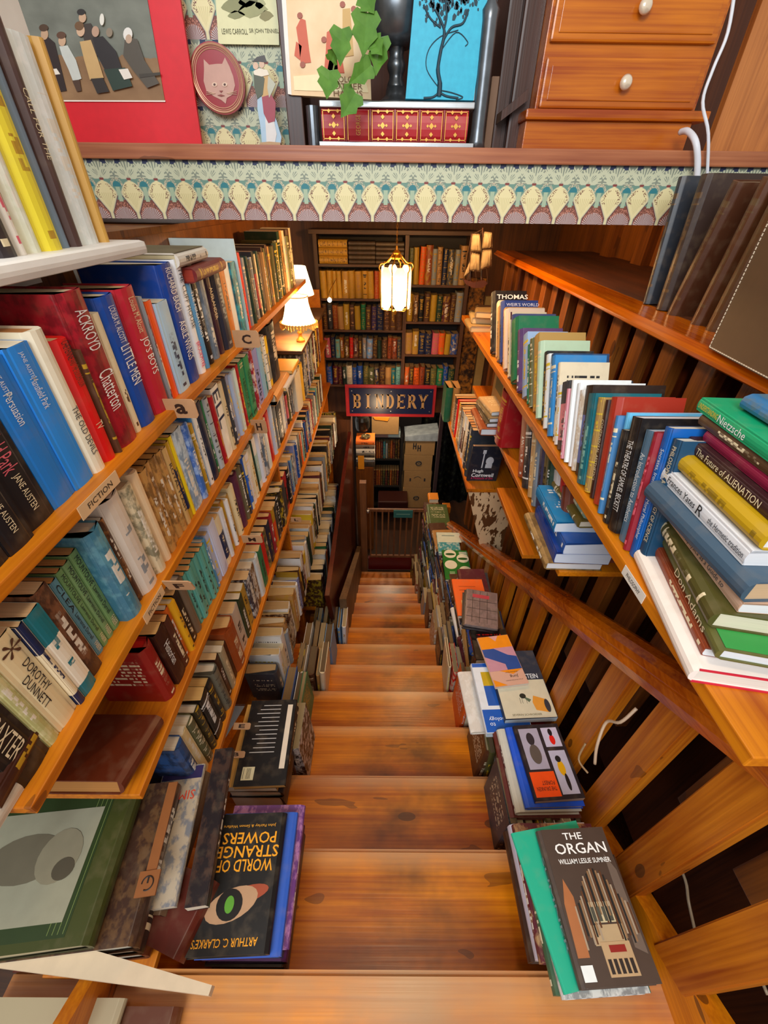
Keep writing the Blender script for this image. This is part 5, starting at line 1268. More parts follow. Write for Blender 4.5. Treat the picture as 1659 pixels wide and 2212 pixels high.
b = BM(); lathe(b, [(.03, 0), (.034, .01), (.02, .02), (.028, .035), (.01, .05), (.006, .07)], (lc.x, YL, ztop+H_*.12), 14); part('crown', b, BRASS, t)
b = BM(); lathe(b, [(.002, -.03), (.008, -.02), (.012, -.01), (.02, 0)], (lc.x, YL, zbt-H_*.02), 12); part('finial', b, BRASS, t)
b = BM(); zc_ = ztop+H_*.12+.07
while zc_ < CZ+.0:
    n = 10; a_ = random.random()
    k2 = (round((zc_-ztop)/.018)) % 2
    ring = [Vector((lc.x+(.004*math.cos(2*PI*j/n) if k2 else 0), YL+(0 if k2 else .004*math.cos(2*PI*j/n)), zc_+.011*math.sin(2*PI*j/n)+.009)) for j in range(n+1)]
    tube(b, ring, .0012, 4); zc_ += .018
part('chain', b, BRASS, t)
light('lantern_bulb', 'POINT', (lc.x, YL-.0, (ztop+zbt)/2), 14, (1, .68, .32), .05)
for o_ in (): pass

# table lamp
YT = 2.62
lb = on_y(650, 738, YT); zlb = CZ-.695
t = thing('table_lamp', 'small table lamp with glowing bell shade and fringe', 'lamp', (lb.x, YT, zlb))
s_ = (on_y(650, 640, YT).z-zlb)/.29
b = BM(); lathe(b, [(.026, 0), (.026, .012), (.014, .022), (.01, .04), (.018, .052), (.01, .062), (.02, .09), (.024, .105), (.012, .125), (.008, .14), (.008, .17)], (lb.x, YT, zlb), 18)
part('lamp_base', b, flat('c08a3c', .3, .6), t, smooth=True)
SH = bpy.data.materials.new('lit_lamp_shade'); SH.use_nodes = True
bb = SH.node_tree.nodes['Principled BSDF']; bb.inputs['Base Color'].default_value = (.9, .75, .5, 1); bb.inputs['Emission Color'].default_value = (1, .8, .42, 1); bb.inputs['Emission Strength'].default_value = 5.0
ztp = on_y(650, 640, YT).z; zsb = on_y(650, 697, YT).z; hh = ztp-zsb
b = BM(); n = 28; prof = [(.105, 0), (.096, .06), (.085, .25), (.074, .5), (.066, .75), (.064, 1.0)]
rings = [[b.verts.new((lb.x+r*math.cos(2*PI*i/n), YT+r*math.sin(2*PI*i/n), zsb+z*hh)) for i in range(n)] for r, z in prof]
for a, c in zip(rings, rings[1:]):
    for i in range(n): b.faces.new((a[i], a[(i+1) % n], c[(i+1) % n], c[i]))
part('lamp_shade', b, SH, t, smooth=True)
b = BM()
for i in range(36):
    a = 2*PI*i/36; x_, y_ = lb.x+.106*math.cos(a), YT+.106*math.sin(a); dz = .022+.008*math.sin(a*9)
    box(b, x_-.006, x_+.006, y_-.006, y_+.006, zsb-dz, zsb+.006)
part('fringe', b, flat('e0b45c'), t)
b = BM()
for z_, r_ in ((zsb, .107), (ztp, .066)):
    tube(b, [Vector((lb.x+r_*math.cos(2*PI*i/12), YT+r_*math.sin(2*PI*i/12), z_)) for i in range(13)], .003, 5)
part('shade_trim', b, flat('c8902c'), t)
light('table_lamp_bulb', 'POINT', (lb.x, YT, (zsb+ztp)/2), 12, (1, .66, .30), .04)
# picture light box above the lamp and small round bulb
sh0 = on_y(712, 648, 3.3)
t = thing('small_bulb', 'tiny bare white bulb under the left bay of the far bookcase', 'lamp', sh0)
b = BM(); bmesh.ops.create_uvsphere(b, u_segments=12, v_segments=8, radius=.016)
for v in b.verts: v.co += sh0
BU = bpy.data.materials.new('bulb_glow'); BU.use_nodes = True; q = BU.node_tree.nodes['Principled BSDF']; q.inputs['Emission Color'].default_value = (1, .9, .7, 1); q.inputs['Emission Strength'].default_value = 8
part('bulb', b, BU, t, smooth=True); b = BM(); tube(b, [sh0+Vector((0, 0, .014)), sh0+Vector((0, .02, .05)), Vector((sh0.x, YB-.03, sh0.z+.06))], .003, 5); part('bulb_arm', b, BRASS, t)
# glowing paper shade behind the shelf end, above the lamp
b = BM(); q0 = Vector((-.50, 2.5, 0))
zs1 = on_y(640, 632, 2.9).z
zs1 = on_y(640, 636, 3.2).z; lathe(b, [(.112, zs1), (.11, zs1+.01), (.07, zs1+.17)], (-.605, 3.2, 0), 24)
t = obj('upper_lamp_shade', b, SH, None, True); tag(t, 'glowing tapered lampshade tucked under the end of top shelf', 'lampshade')

# ship model on the end of the philosophy shelf
sb = on_y(1022, 610, 2.62)
t = thing('model_ship', 'small model sailing ship with tan canvas sails on the shelf end', 'model ship', sb)
def sp3(px, py, dy=0): return on_y(px, py, 2.62+dy)
b = BM()
hull = [(1000, 603), (1006, 614), (1022, 622), (1042, 622), (1054, 612), (1048, 606), (1022, 610)]
extrude_poly(b, [sp3(*q) for q in hull], (0, .05, 0)); part('hull', b, DARKW, t)
for px, top in ((1016, 505), (1040, 492)):
    b = BM(); tube(b, [sp3(px, 612, .025), sp3(px+3, top, .025)], .004, 6); part('mast', b, DARKW, t)
CANV, bb = begin('sail_canvas', .8); base(bb, mix(noise(coords(), 25, 4), C('8c7450'), C('c4ac84')))
def sail(cs, bulge):
    b = BM(); n = 7; vv = []
    a, c, d, e = [sp3(*q) for q in cs]
    for i in range(n+1):
        for j in range(n+1):
            u, v = i/n, j/n; p = a.lerp(c, u).lerp(e.lerp(d, u), v); p = p+Vector((0, -bulge*math.sin(PI*u)*math.sin(PI*v)-.004*math.sin(u*20), 0)); vv.append(b.verts.new(p))
    for i in range(n):
        for j in range(n): b.faces.new((vv[i*(n+1)+j], vv[(i+1)*(n+1)+j], vv[(i+1)*(n+1)+j+1], vv[i*(n+1)+j+1]))
    bmesh.ops.solidify(b, geom=b.faces[:], thickness=.002)
    part('sail', b, CANV, t, smooth=True)
sail([(1012, 585), (1038, 588), (1036, 548), (1018, 545)], .02); sail([(1016, 543), (1040, 545), (1036, 505), (1020, 505)], .02)
sail([(1036, 585), (1062, 575), (1062, 538), (1042, 540)], .02); sail([(1040, 538), (1064, 535), (1062, 502), (1046, 500)], .02)
sail([(1000, 600), (1014, 590), (1016, 560), (1010, 575)], .008)
b = BM()
for q0, q1 in (((1000, 603), (1018, 508)), ((1054, 612), (1043, 495)), ((1018, 508), (1043, 495)), ((1010, 606), (1040, 500)), ((1030, 614), (1019, 507))): tube(b, [sp3(*q0), sp3(*q1)], .0012, 4)
part('rigging', b, flat('3c2414'), t)
# small books lying at the shelf end by the ship
for k, (y_, z_, cc, lab) in enumerate(((2.55, 0, 'a08454', 'tan small book lying at the far end beneath the ship'), (2.60, .036, 'b09868', 'pale small book lying second beneath the ship'), (2.58, .072, '8c744c', 'brownish small book lying topmost beneath the ship'))):
    book((.50+.012*k, y_, CZ-DP+z_), (-1, 0.1*k, 0), (0, 0, 1), .15, .034, .2, cc, lab, 'c', 'plain', 'd8c090', None, 0, True)
# mottled planks and paper beyond
p0 = on_y(978, 830, 3.6); p1 = on_y(1030, 640, 3.6)
b = BM(); box(b, on_y(978, 820, 4.1).x, on_y(1020, 820, 4.1).x, 4.09, 4.12, CZ-1.75, on_y(990, 600, 4.1).z)
m, bb = begin('mottled_plank', .6); n = noise(coords(), 18, 5, .7); base(bb, ramp(n, [(.42, C('2a1608')), (.6, C('b8741c'))])); tag(obj('mottled_plank', b, m), 'mottled ochre plank standing beyond the ship model', 'plank')
b = BM(); box(b, on_y(1024, 820, 4.08).x, on_y(1040, 820, 4.08).x, 4.08, 4.12, CZ-1.75, on_y(990, 640, 4.08).z); tag(obj('pale_plank', b, flat('a88c54')), 'pale tan narrow plank next to the mottled ochre plank', 'plank')
p0 = on_x(1052, 800, .60)
b = BM(); box(b, .60, .603, 1.98, 2.22, CZ-.88, CZ-.66); t = obj('pinned_print', b, flat('a88040')); tag(t, 'faded tan print pinned below the philosophy shelf', 'print')
b = BM(); box(b, .599, .6, 2.03, 2.17, CZ-.80, CZ-.70); o = obj('print_picture', b, flat('5c5428')); o.parent = t

# ---------------------------------------------------------------- cellar room beyond the opening
card = flat('a07c4c', .8)
bx0, bx1 = on_y(868, 1095, 4.85).x, on_y(927, 1095, 4.85).x
zz = 0.0
yb_ = 4.85
lims = [on_y(880, q, yb_).z for q in (1097, 1053, 1017, 983, 951)]
for k in range(4):
    z0_, z1_ = max(0.0, lims[k]), lims[k+1]-.003
    t = thing('cardboard_box', ['cardboard box lowest of the four stacked in the cellar', 'cardboard box second from the floor with printed arrows', 'cardboard box third from the floor with round mark', 'cardboard box topmost of four with double h mark'][k], 'box', ((bx0+bx1)/2, yb_+.15, z0_), 'cardboard boxes stacked in the cellar')
    b = BM(); box(b, bx0+.01*(k % 2), bx1-.008*(k % 3), yb_, yb_+.35, z0_, z1_, bev=.004); part('carton', b, card, t)
    cx = (bx0+bx1)/2; cz_ = (z0_+z1_)/2
    b = BM()
    if k in (0, 2):
        tube(b, [Vector((cx+.035*math.cos(2*PI*i/14), yb_-.002, cz_+.03*math.sin(2*PI*i/14))) for i in range(15)], .008, 5); tube(b, [(cx-.012, yb_-.002, cz_), (cx+.012, yb_-.002, cz_+.005)], .006, 5)
    elif k == 1:
        for s in (-1, 1): box(b, cx+s*.1-.01, cx+s*.1+.01, yb_-.002, yb_, cz_-.03, cz_+.02)
        tube(b, [(cx-.05, yb_-.001, cz_+.02), (cx, yb_-.001, cz_+.05), (cx+.05, yb_-.001, cz_+.02)], .003, 5)
    else:
        for s, hh in ((-1, .03), (1, 0)):
            for s2 in (-1, 1):
                extrude_poly(b, [(cx-.035+s*.03+s2*.016-.008, yb_-.002, cz_-.05+hh), (cx-.035+s*.03+s2*.016+.006, yb_-.002, cz_-.05+hh), (cx-.035+s*.03+s2*.016+.006, yb_-.002, cz_+.04+hh), (cx-.035+s*.03+s2*.016-.008, yb_-.002, cz_+.04+hh)], (0, .002, 0))
            box(b, cx-.035+s*.03-.014, cx-.035+s*.03+.014, yb_-.002, yb_, cz_-.012+hh, cz_+.004+hh)
    part('printed_mark', b, flat('2c2c30'), t)
b = BM(); za = lims[4]; extrude_poly(b, [(bx0, yb_-.02, za), (bx1+.06, yb_-.02, za), (bx1+.04, yb_-.02, za+.12), (bx0+.12, yb_-.02, za+.08), (bx0, yb_-.02, za+.06)], (0, .3, 0))
m, bb = begin('clear_sheeting', .2); base(bb, mix(noise(coords(), 14, 4), C('6c7880'), C('c0ccd4'))); tag(obj('plastic_bundle', b, m), 'crumpled grey plastic bundle on top of the cardboard boxes', 'bundle')
# big carton over the glazed bookcase
a0, a1 = on_y(803, 938, 4.75), on_y(862, 903, 4.75)
b = BM(); box(b, a0.x, a1.x, 4.75, 5.0, a0.z, a1.z+.05, bev=.004); t = obj('cardboard_box', b, card); tag(t, 'large plain cardboard box above the glazed cellar bookcase', 'box')
b = BM(); extrude_poly(b, [(a0.x+.02, 4.74, a1.z+.01), (a0.x+.22, 4.74, a1.z+.01), (a0.x+.2, 4.74, a1.z-.04), (a0.x+.04, 4.74, a1.z-.02)], (0, .008, 0)); o = obj('orange_flap', b, flat('e08a1c')); o.parent = t
# glazed bookcase
gx0, gx1 = on_y(806, 1000, 4.8).x, on_y(864, 1000, 4.8).x
t = thing('glazed_bookcase', 'dark glazed bookcase of reddish volumes in the cellar', 'bookcase', ((gx0+gx1)/2, 4.95, 0))
zs_ = [on_y(835, q, 4.8).z for q in (1090, 1050, 992, 945)]
b = BM(); box(b, gx0-.03, gx0, 4.8, 5.1, 0, zs_[3]+.02); part('side_panel', b, flat('14100e'), t); b = BM(); box(b, gx1, gx1+.03, 4.8, 5.1, 0, zs_[3]+.02); part('side_panel', b, flat('14100e'), t)
for z_ in zs_: 
    b = BM(); box(b, gx0, gx1, 4.8, 5.1, z_-.02, z_); part('shelf_board', b, flat('1c1410'), t)
b = BM(); box(b, gx0, gx1, 5.08, 5.1, 0, zs_[3]); part('back_panel', b, flat('100c0a'), t)
gm = bpy.data.materials.new('cabinet_glass'); gm.use_nodes = True; q = gm.node_tree.nodes['Principled BSDF']
q.inputs['Base Color'].default_value = (.75, .8, .82, 1); q.inputs['Roughness'].default_value = .05; q.inputs['Transmission Weight'].default_value = 1; q.inputs['IOR'].default_value = 1.02; q.inputs['Alpha'].default_value = .35
b = BM(); box(b, gx0, gx1, 4.79, 4.794, zs_[0], zs_[3]); part('glass_door', b, gm, t)
rr = random.Random(3)
for row, (z_, cols) in enumerate(((zs_[1], 'euufdekuffe'), (zs_[2], 'euuetxfuekf'))):
    x = gx0+.005; k = 0; nb = len(cols); wdt = (gx1-gx0-.01)/nb
    for cc in cols:
        book((x, 4.83, z_), (0, -1, 0), (1, 0, 0), .15, wdt-.002, rr.uniform(.22, .27) if row else .24, cc, f"{cname(cc)} volume {nth(k)} from the left, {['lower', 'upper'][row]} shelf of glazed bookcase", 'm', 'gilt', 'a88858', 'volumes in the glazed bookcase', 0, True); x += wdt; k += 1
for k in range(4):
    book((gx1-.01, 4.80, zs_[3]+.001+.02*k), (0, -1, 0), (0, 0, 1), .15, .019, .16, 'a8bcb8', f"pale green booklet lying on glazed bookcase, {['lowest', 'second', 'third', 'top'][k]}", 'x', 'plain', 'd8dcd0', 'booklets on the glazed bookcase', 0, False)
for k in range(3):
    book((gx0+.2, 4.80, zs_[3]+.001+.022*k), (0, -1, 0), (0, 0, 1), .15, .02, .19, '8c6c64', f"dull pink booklet lying on glazed bookcase, {['lowest', 'middle', 'top'][k]}", 'x', 'plain', 'c8b8a8', 'booklets on the glazed bookcase', 0, False)
b = BM(); c0 = on_y(812, 1075, 4.6); c1 = on_y(880, 1098, 4.6)
box(b, c0.x+.03, c1.x, 4.5, 4.78, max(0, c1.z-.02), c0.z, bev=.02); tag(obj('leather_case', b, flat('34140e', .35)), 'dark brown leather case on the floor before the boxes', 'case')
# patterned curtain
m, bb = begin('dark_leafy_curtain', .7); v = coords(); x, y, z = xyz(v)
d = noise(v, 3, 2); w1_ = voro(vec(x+d*.15, y, z*.8+d*.1), 16.0); base(bb, ramp(w1_, [(.18, C('6c7458')), (.3, C('12161a')), (.42, C('4c5444')), (.5, C('0c0e12'))]))
b = BM(); n = 46; xs0, xs1 = on_y(905, 1000, 5.15).x, 1.9; vv = []
for i in range(n+1):
    x_ = xs0+(xs1-xs0)*i/n; y_ = 5.2+.035*math.sin(i*1.05); vv.append((b.verts.new((x_, y_, 0.02)), b.verts.new((x_, y_, 2.19))))
for a, c in zip(vv, vv[1:]): b.faces.new((a[0], c[0], c[1], a[1]))
bmesh.ops.solidify(b, geom=b.faces[:], thickness=.004); tag(obj('curtain', b, m, None, True), 'dark leafy patterned curtain hanging at the right of the cellar', 'curtain')
b = BM(); q = on_y(945, 1000, 4.3); box(b, q.x-.02, q.x+.02, 4.3, 4.34, 0, 1.95); tag(obj('door_post', b, flat('3c2c30')), 'thin dark post standing in front of the patterned curtain', 'post')

# shelf goods left of the opening: orange tin, stacks
zc0 = on_y(785, 958, 4.1).z
t = thing('side_cabinet', 'brown side cabinet standing left of the cellar opening', 'cabinet', (-.22, 4.15, 0))
cx0, cx1 = on_y(768, 1000, 4.1).x, on_y(806, 1000, 4.1).x
b = BM(); box(b, cx0, cx1, 4.1, 4.4, 0, on_y(785, 1010, 4.1).z, bev=.004); part('cabinet_body', b, BROWNW, t)
z0_ = on_y(785, 1010, 4.1).z
for k, (cc, tt, lab) in enumerate((('3c342c', .09, 'stack of dark papers on the side cabinet'), ('d8d0b8', .03, 'cream book lying on the dark papers'), ('40382c', .05, 'charcoal book beneath the typed page'), ('d0ccc0', .06, 'pale volume on side cabinet below grey one'), ('6c5c50', .05, 'grey brown volume on side cabinet'), ('e8701c', .05, 'orange volume topmost on the side cabinet'))):
    book((cx0+.22, 4.11, z0_), (0, -1, 0), (0, 0, 1), .2, tt, .21, cc, lab, 'k', 'title', 'd8c8a0', None, 0, True); z0_ += tt+.001
b = BM(); lathe(b, [(.05, 0), (.055, .01), (.05, .022), (.035, .022), (.03, .012), (.001, .012)], (cx0+.12, 4.2, z0_), 20); tag(obj('brass_dish', b, flat('8c7c54', .3, .7)), 'small brass dish on the orange volume', 'dish')
b = BM(); q = on_y(783, 915, 4.35); lathe(b, [(.07, 0), (.08, .03), (.085, .12), (.07, .16), (.04, .17)], (q.x, 4.35, q.z-.07), 18); tag(obj('dark_pot', b, flat('1c1a14', .3)), 'dark rounded pot with orange base under the sign', 'pot')
b = BM(); q = on_y(780, 1000, 4.09); box(b, q.x-.035, q.x+.035, 4.085, 4.098, q.z-.08, q.z+.09); tag(obj('ochre_card', b, flat('d88c14')), 'ochre yellow card hanging on the side cabinet', 'card')

# gate at the foot of the stairs
YG = 3.70
t = thing('stair_gate', 'brown wooden slatted gate with small teal sign at stair foot', 'gate', (on_y(860, 1200, YG).x, YG, on_y(860, 1200, YG).z))
ga, gb_ = on_y(799, 1203, YG), on_y(909, 1100, YG); GW = wood('gate_wood', '5c3620', '8c5c38', 'z', .5, knots=False)
b = BM(); box(b, ga.x-.02, gb_.x+.06, YG-.01, YG+.015, gb_.z-.035, gb_.z, bev=.002); part('top_rail', b, GW, t)
b = BM(); box(b, ga.x, gb_.x, YG-.01, YG+.015, ga.z, ga.z+.035, bev=.002); part('bottom_rail', b, GW, t)
for k in range(9):
    x_ = ga.x+.01+(gb_.x-ga.x-.02)*k/8; b = BM(); box(b, x_-.009, x_+.009, YG-.006, YG+.01, ga.z+.03, gb_.z-.03); part('slat', b, GW, t)
b = BM(); s0, s1 = on_y(850, 1118, YG-.02), on_y(892, 1103, YG-.02); box(b, s0.x, s1.x, YG-.022, YG-.012, s0.z, s1.z, bev=.001); o = part('gate_sign', b, flat('2c6c68'), t)
b = BM(); box(b, s0.x+.03, s1.x-.03, YG-.0225, YG-.022, (s0.z+s1.z)/2-.004, (s0.z+s1.z)/2+.004); b3 = part('faded_line', b, flat('7cac9c'), t); b3.parent = o
b = BM(); q = on_y(795, 1103, YG-.01); lathe(b, [(.012, 0), (.012, .02), (.018, .03), (.001, .04)], (q.x, YG-.02, q.z-.02), 10); part('latch', b, flat('c8c8c8', .3, .7), t)
b = BM(); box(b, ga.x-.02, gb_.x+.02, YG-.02, YG+.03, nose(13)[1]-.02, ga.z-.005); tag(obj('sill_board', b, flat('5a0c0c', .4)), 'dark red sill board under the slatted gate', 'board')
b = BM(); box(b, gb_.x+.05, gb_.x+.12, YG-.02, YG+.05, 0, gb_.z+.02); tag(obj('gate_post', b, GW), 'brown post at the right side of the gate', 'post')
b = BM(); box(b, ga.x-.10, ga.x-.03, YG-.02, YG+.05, 0, gb_.z+.35); tag(obj('gate_post', b, GW), 'tall brown post at the left side of the gate', 'post')

# ================================================================ ON THE LEDGE
ZL = CZ+.1335
def LP(px, py, Y=1.80): return on_y(px, py, Y)
def panel(name, pts, Y, th, hexc, lab=None, cat=None, parent=None, mat=None):
    b = BM(); extrude_poly(b, [on_y(px, py, Y) for px, py in pts], (0, th, 0)); o = obj(name, b, mat or flat(hexc, .5))
    if parent is not None:
        o.parent = parent; off = Vector(parent.location)
        for v in o.data.vertices: v.co -= off
    if lab: tag(o, lab, cat)
    return o
# red mounted picture
YM = 1.93
t = thing('mounted_picture', 'old group portrait print in a wide bright red mount', 'picture', on_y(200, 311, YM))
panel('red_mount', [(-110, 311), (436, 311), (380, -60), (-170, -60)], YM, .012, 'd81424', parent=t)
m, bb = begin('picture_ground', .6); v = coords('Generated'); gx, gy, gz = xyz(v); n = noise(v, 5, 4)
base(bb, mix((gz+n*.3-.2 < .32), mix(n, C('4a4c42'), C('8c8f82')), mix(n, C('6c4a2c'), C('a8845c'))))
panel('print', [(52, 217), (356, 218), (308, -60), (-60, -60)], YM-.003, .003, 'x', parent=t, mat=m)
panel('print_edge', [(49, 219), (357, 220), (357, 217), (49, 216)], YM-.004, .002, 'f0e4d8', parent=t)
def fig(parts_):
    for k, (kind, col_, *a) in enumerate(parts_):
        Yf = YM-.0045-.0003*k
        if kind == 'o':
            cx, cy, rx, ry = a; pts = [(cx+rx*math.cos(2*PI*i/14), cy+ry*math.sin(2*PI*i/14)) for i in range(14)]
        else: pts = a[0]
        panel('painted_figure', pts, Yf, .0012, col_, parent=t)
fig([('p', '1c1814', [(32, 92), (58, 84), (76, 96), (80, 140), (86, 190), (60, 196), (48, 150), (40, 110)]), ('o', 'b89878', 44, 66, 9, 12), ('o', '1c1410', 42, 55, 10, 8),
     ('p', '2c1c18', [(86, 88), (104, 80), (118, 92), (130, 140), (144, 196), (118, 200), (104, 150), (92, 120)]), ('o', 'c09c7c', 96, 74, 8, 12), ('o', '4c3420', 94, 60, 10, 8), ('p', 'e8e0d0', [(108, 150), (122, 148), (130, 160), (116, 162)]),
     ('p', 'c8ccc4', [(128, 100), (146, 98), (164, 130), (176, 170), (158, 176), (148, 150), (134, 120)]), ('o', 'c8a484', 134, 88, 8, 12), ('o', '5c3c28', 132, 76, 10, 8), ('p', '4c3424', [(156, 174), (172, 172), (176, 196), (166, 198)]),
     ('p', '3c3028', [(178, 52), (196, 50), (210, 80), (214, 120), (190, 120), (180, 80)]), ('o', 'c4a080', 178, 38, 8, 11), ('o', '241c18', 175, 26, 9, 7),
     ('p', 'c8a46c', [(172, 90), (196, 86), (212, 130), (224, 168), (194, 172), (182, 130)]), ('o', 'd0ac8c', 174, 66, 9, 13), ('o', '6c4c2c', 171, 56, 10, 10), ('p', '2c2420', [(196, 170), (222, 168), (236, 198), (210, 202)]),
     ('p', '241c1c', [(200, 82), (222, 78), (250, 110), (264, 150), (228, 154), (210, 120)]), ('o', 'b8947c', 206, 68, 8, 12), ('p', '24382c', [(224, 150), (270, 146), (286, 186), (244, 196)]),
     ('o', '8c7c68', 236, 70, 7, 10), ('o', 'e0dcd0', 220, 42, 5, 13), ('p', '50483c', [(270, 80), (296, 84), (312, 130), (344, 180), (318, 190), (286, 150), (266, 120)]), ('o', 'e0dcd4', 276, 74, 10, 15), ('o', 'b89c84', 278, 84, 7, 10),
     ('p', 'e8e0d4', [(256, 150), (276, 148), (286, 168), (268, 172)]), ('p', '3c3428', [(300, 160), (346, 156), (346, 162), (302, 168)])])
# cream card
t = panel('cream_card', [(472, 95), (603, 97), (598, -60), (462, -60)], 1.985, .004, 'e2dfae', 'cream card with animal sketch and small printed names', 'card')
for (cx, cy, rx, ry, c_) in ((505, 12, 30, 14, '8c8c5c'), (545, 20, 34, 16, 'a0a06c'), (575, 34, 16, 10, '8c8450'), (510, 32, 20, 8, '8c8c5c'), (535, 2, 22, 12, '747448'), (562, 8, 12, 10, 'b0b080')):
    o = panel('sketch', [(cx+rx*math.cos(2*PI*i/11)*(1+.25*math.sin(i*5)), cy+ry*math.sin(2*PI*i/11)*(1+.25*math.cos(i*4))) for i in range(11)], 1.984, .001, c_); o.parent = t
for s, px, wd in (('LEWIS CARROLL', 507, .11), ('SIR JOHN TENNIEL', 570, .125)):
    q = on_y(px, 68, 1.984); lettering(t, s, q, (1, 0, 0), (0, 0, 1), wd*.75, .012, '4c4c2c', name='printed_lettering')
# red oval plaque
cc_ = on_y(473, 173, 1.975)
rx, rz = (on_y(528, 173, 1.975)-on_y(416, 173, 1.975)).length/2, (on_y(473, 96, 1.975)-on_y(473, 250, 1.975)).length/2
t = thing('oval_plaque', 'red oval plaque with ringed border and pinkish cat face', 'plaque', cc_)
up = Vector((-.11, 0, 1)).normalized(); rt = Vector((1, 0, .05)).normalized()
def ovl(nm, r1, r2, dy, hexc, c=Vector((0, 0, 0)), th=.002, n=36):
    b = BM(); disc(b, cc_+c+Vector((0, dy, 0)), r1, r2, rt, up, th, n); return part(nm, b, flat(hexc, .35), t)
ovl('plaque_body', rx, rz, 0, '9a1420', th=.012)
for k, s in enumerate((.93, .87, .81)):
    b = BM(); tube(b, [cc_+Vector((0, -.013, 0))+rt*rx*s*math.cos(2*PI*i/28)+up*rz*s*math.sin(2*PI*i/28) for i in range(29)], .0014 if k else .003, 5); part('gold_ring', b, flat('d0a080', .35, .3), t)
fc = 'c89c8c'
def fp(px, py): return on_y(px, py, 1.962)
def fpoly(nm, pts, hexc, dy=0, th=.002):
    b = BM(); extrude_poly(b, [fp(*q)+Vector((0, dy, 0)) for q in pts], (0, th, 0)); return part(nm, b, flat(hexc, .5), t)
fpoly('cat_head', [(441, 150), (440, 128), (452, 140), (468, 138), (480, 138), (486, 124), (496, 144), (504, 165), (508, 185), (502, 205), (490, 212), (488, 224), (478, 216), (462, 208), (446, 196), (440, 175)], fc, -.001, .003)
for px in (464, 486): 
    fpoly('cat_eye', [(px+6*math.cos(2*PI*i/10), 183+5*math.sin(2*PI*i/10)) for i in range(10)], 'e0c0a8', -.003); fpoly('cat_pupil', [(px+2.4*math.cos(2*PI*i/8), 183+2.6*math.sin(2*PI*i/8)) for i in range(8)], '4c2420', -.004)
fpoly('cat_nose', [(474, 196), (482, 196), (478, 201)], '8c3c34', -.003); fpoly('cat_mouth', [(470, 206), (478, 204), (486, 207), (478, 209)], '8c3c34', -.003)
for sx, ex in ((466, 446), (490, 512)):
    for dy in (-3, 1, 5): b = BM(); tube(b, [fp(sx, 202)+Vector((0, -.003, 0)), fp(ex, 200+dy)+Vector((0, -.003, 0))], .0006, 4); part('whisker', b, flat('e0c0a8'), t)
# paper figure of a couple in old costume
YF = 1.90
t = thing('paper_figure', 'small standing paper cutout of a person in ruff and long costume', 'figurine', on_y(580, 312, YF))
def pf(nm, pts, hexc, dy=0): 
    b = BM(); extrude_poly(b, [on_y(px, py, YF)+Vector((0, dy, 0)) for px, py in pts], (0, .004, 0)); part(nm, b, flat(hexc, .45), t)
pf('blue_skirt', [(556, 200), (572, 196), (584, 230), (598, 262), (608, 296), (606, 312), (566, 310), (562, 270), (556, 235)], 'a8c4d8')
pf('white_panel', [(572, 232), (588, 240), (598, 290), (594, 310), (576, 308)], 'dcd8d4', -.002)
pf('red_breeches', [(566, 210), (586, 204), (596, 222), (594, 262), (580, 266), (570, 245)], '9c3444', -.003)
pf('green_bodice', [(548, 160), (562, 156), (572, 170), (568, 205), (556, 214), (550, 190)], '4c5038', -.003)
pf('gold_doublet', [(562, 162), (578, 160), (588, 180), (584, 206), (566, 210)], 'c8a060', -.002)
pf('sleeve', [(580, 164), (596, 182), (590, 196), (582, 212), (578, 190)], 'b8b8a4', -.004)
pf('ruff', [(548, 154), (560, 148), (578, 152), (582, 162), (566, 166), (550, 162)], 'e8dcc8', -.004)
for cx, cy in ((553, 143), (566, 140)): pf('face', [(cx+6*math.cos(2*PI*i/10), cy+8*math.sin(2*PI*i/10)) for i in range(10)], 'd8b498', -.005)
pf('hat', [(546, 134), (556, 124), (572, 120), (577, 136), (560, 134)], '3c3430', -.006); pf('shoes', [(562, 308), (582, 306), (606, 308), (606, 314), (562, 314)], 'b89468', -.004)

# iron book press
IRON, bb = begin('cast_iron', .3, .75); base(bb, mix(noise(coords(), 20, 4), C('3c4044'), C('80868c')))
STEEL = flat('c0c4c8', .25, .8)
Yp = 1.79
t = thing('book_press', 'black cast iron book press with screw, platen and corner columns', 'press', (LP(860, 311).x, Yp, ZL))
a, c = LP(640, 218, Yp), LP(1026, 228, Yp)
zpl = LP(860, 222, Yp).z
b = BM(); box(b, LP(690, 222).x, c.x, Yp-.0, Yp+.26, zpl-.012, zpl+.004, bev=.003); part('platen', b, STEEL, t)
b = BM(); box(b, LP(692, 311).x, LP(1020, 311).x, Yp-.02, Yp+.28, ZL+.0005, ZL+.012, bev=.002); part('bed_plate', b, STEEL, t)
x_ = LP(678, 300).x; b = BM(); tube(b, [(x_, Yp+.02, ZL), (x_, Yp+.02, LP(678, 228).z)], .02, 14); part('column', b, IRON, t)
x_ = LP(1040, 250).x; b = BM(); lathe(b, [(.03, 0), (.024, .02), (.022, .05), (.023, .28), (.026, .3), (.012, .32), (.012, .345)], (LP(1030, 311).x, Yp+.02, ZL), 18); part('column', b, IRON, t, smooth=True)
x_ = LP(1030, 311).x; z_ = ZL+.345; b = BM(); lathe(b, [(.013, 0), (.013, .05), (.005, .062)], (x_, Yp+.02, z_), 12); part('brass_ferrule', b, flat('c8b48c', .3, .4), t)
xc = LP(856, 150, Yp+.13).x; z0_ = LP(856, 210, Yp+.13).z
b = BM(); lathe(b, [(.075, 0), (.075, .006), (.05, .018), (.035, .03), (.03, .05)], (xc, Yp+.13, zpl+.004), 24); part('boss', b, IRON, t, smooth=True)
b = BM(); ns = 60; pts = []
prof = [(.026+.0045*math.sin(i*1.35), .04+i*.0105) for i in range(62)]
lathe(b, prof, (xc, Yp+.13, zpl), 18); part('screw', b, IRON, t, smooth=True)
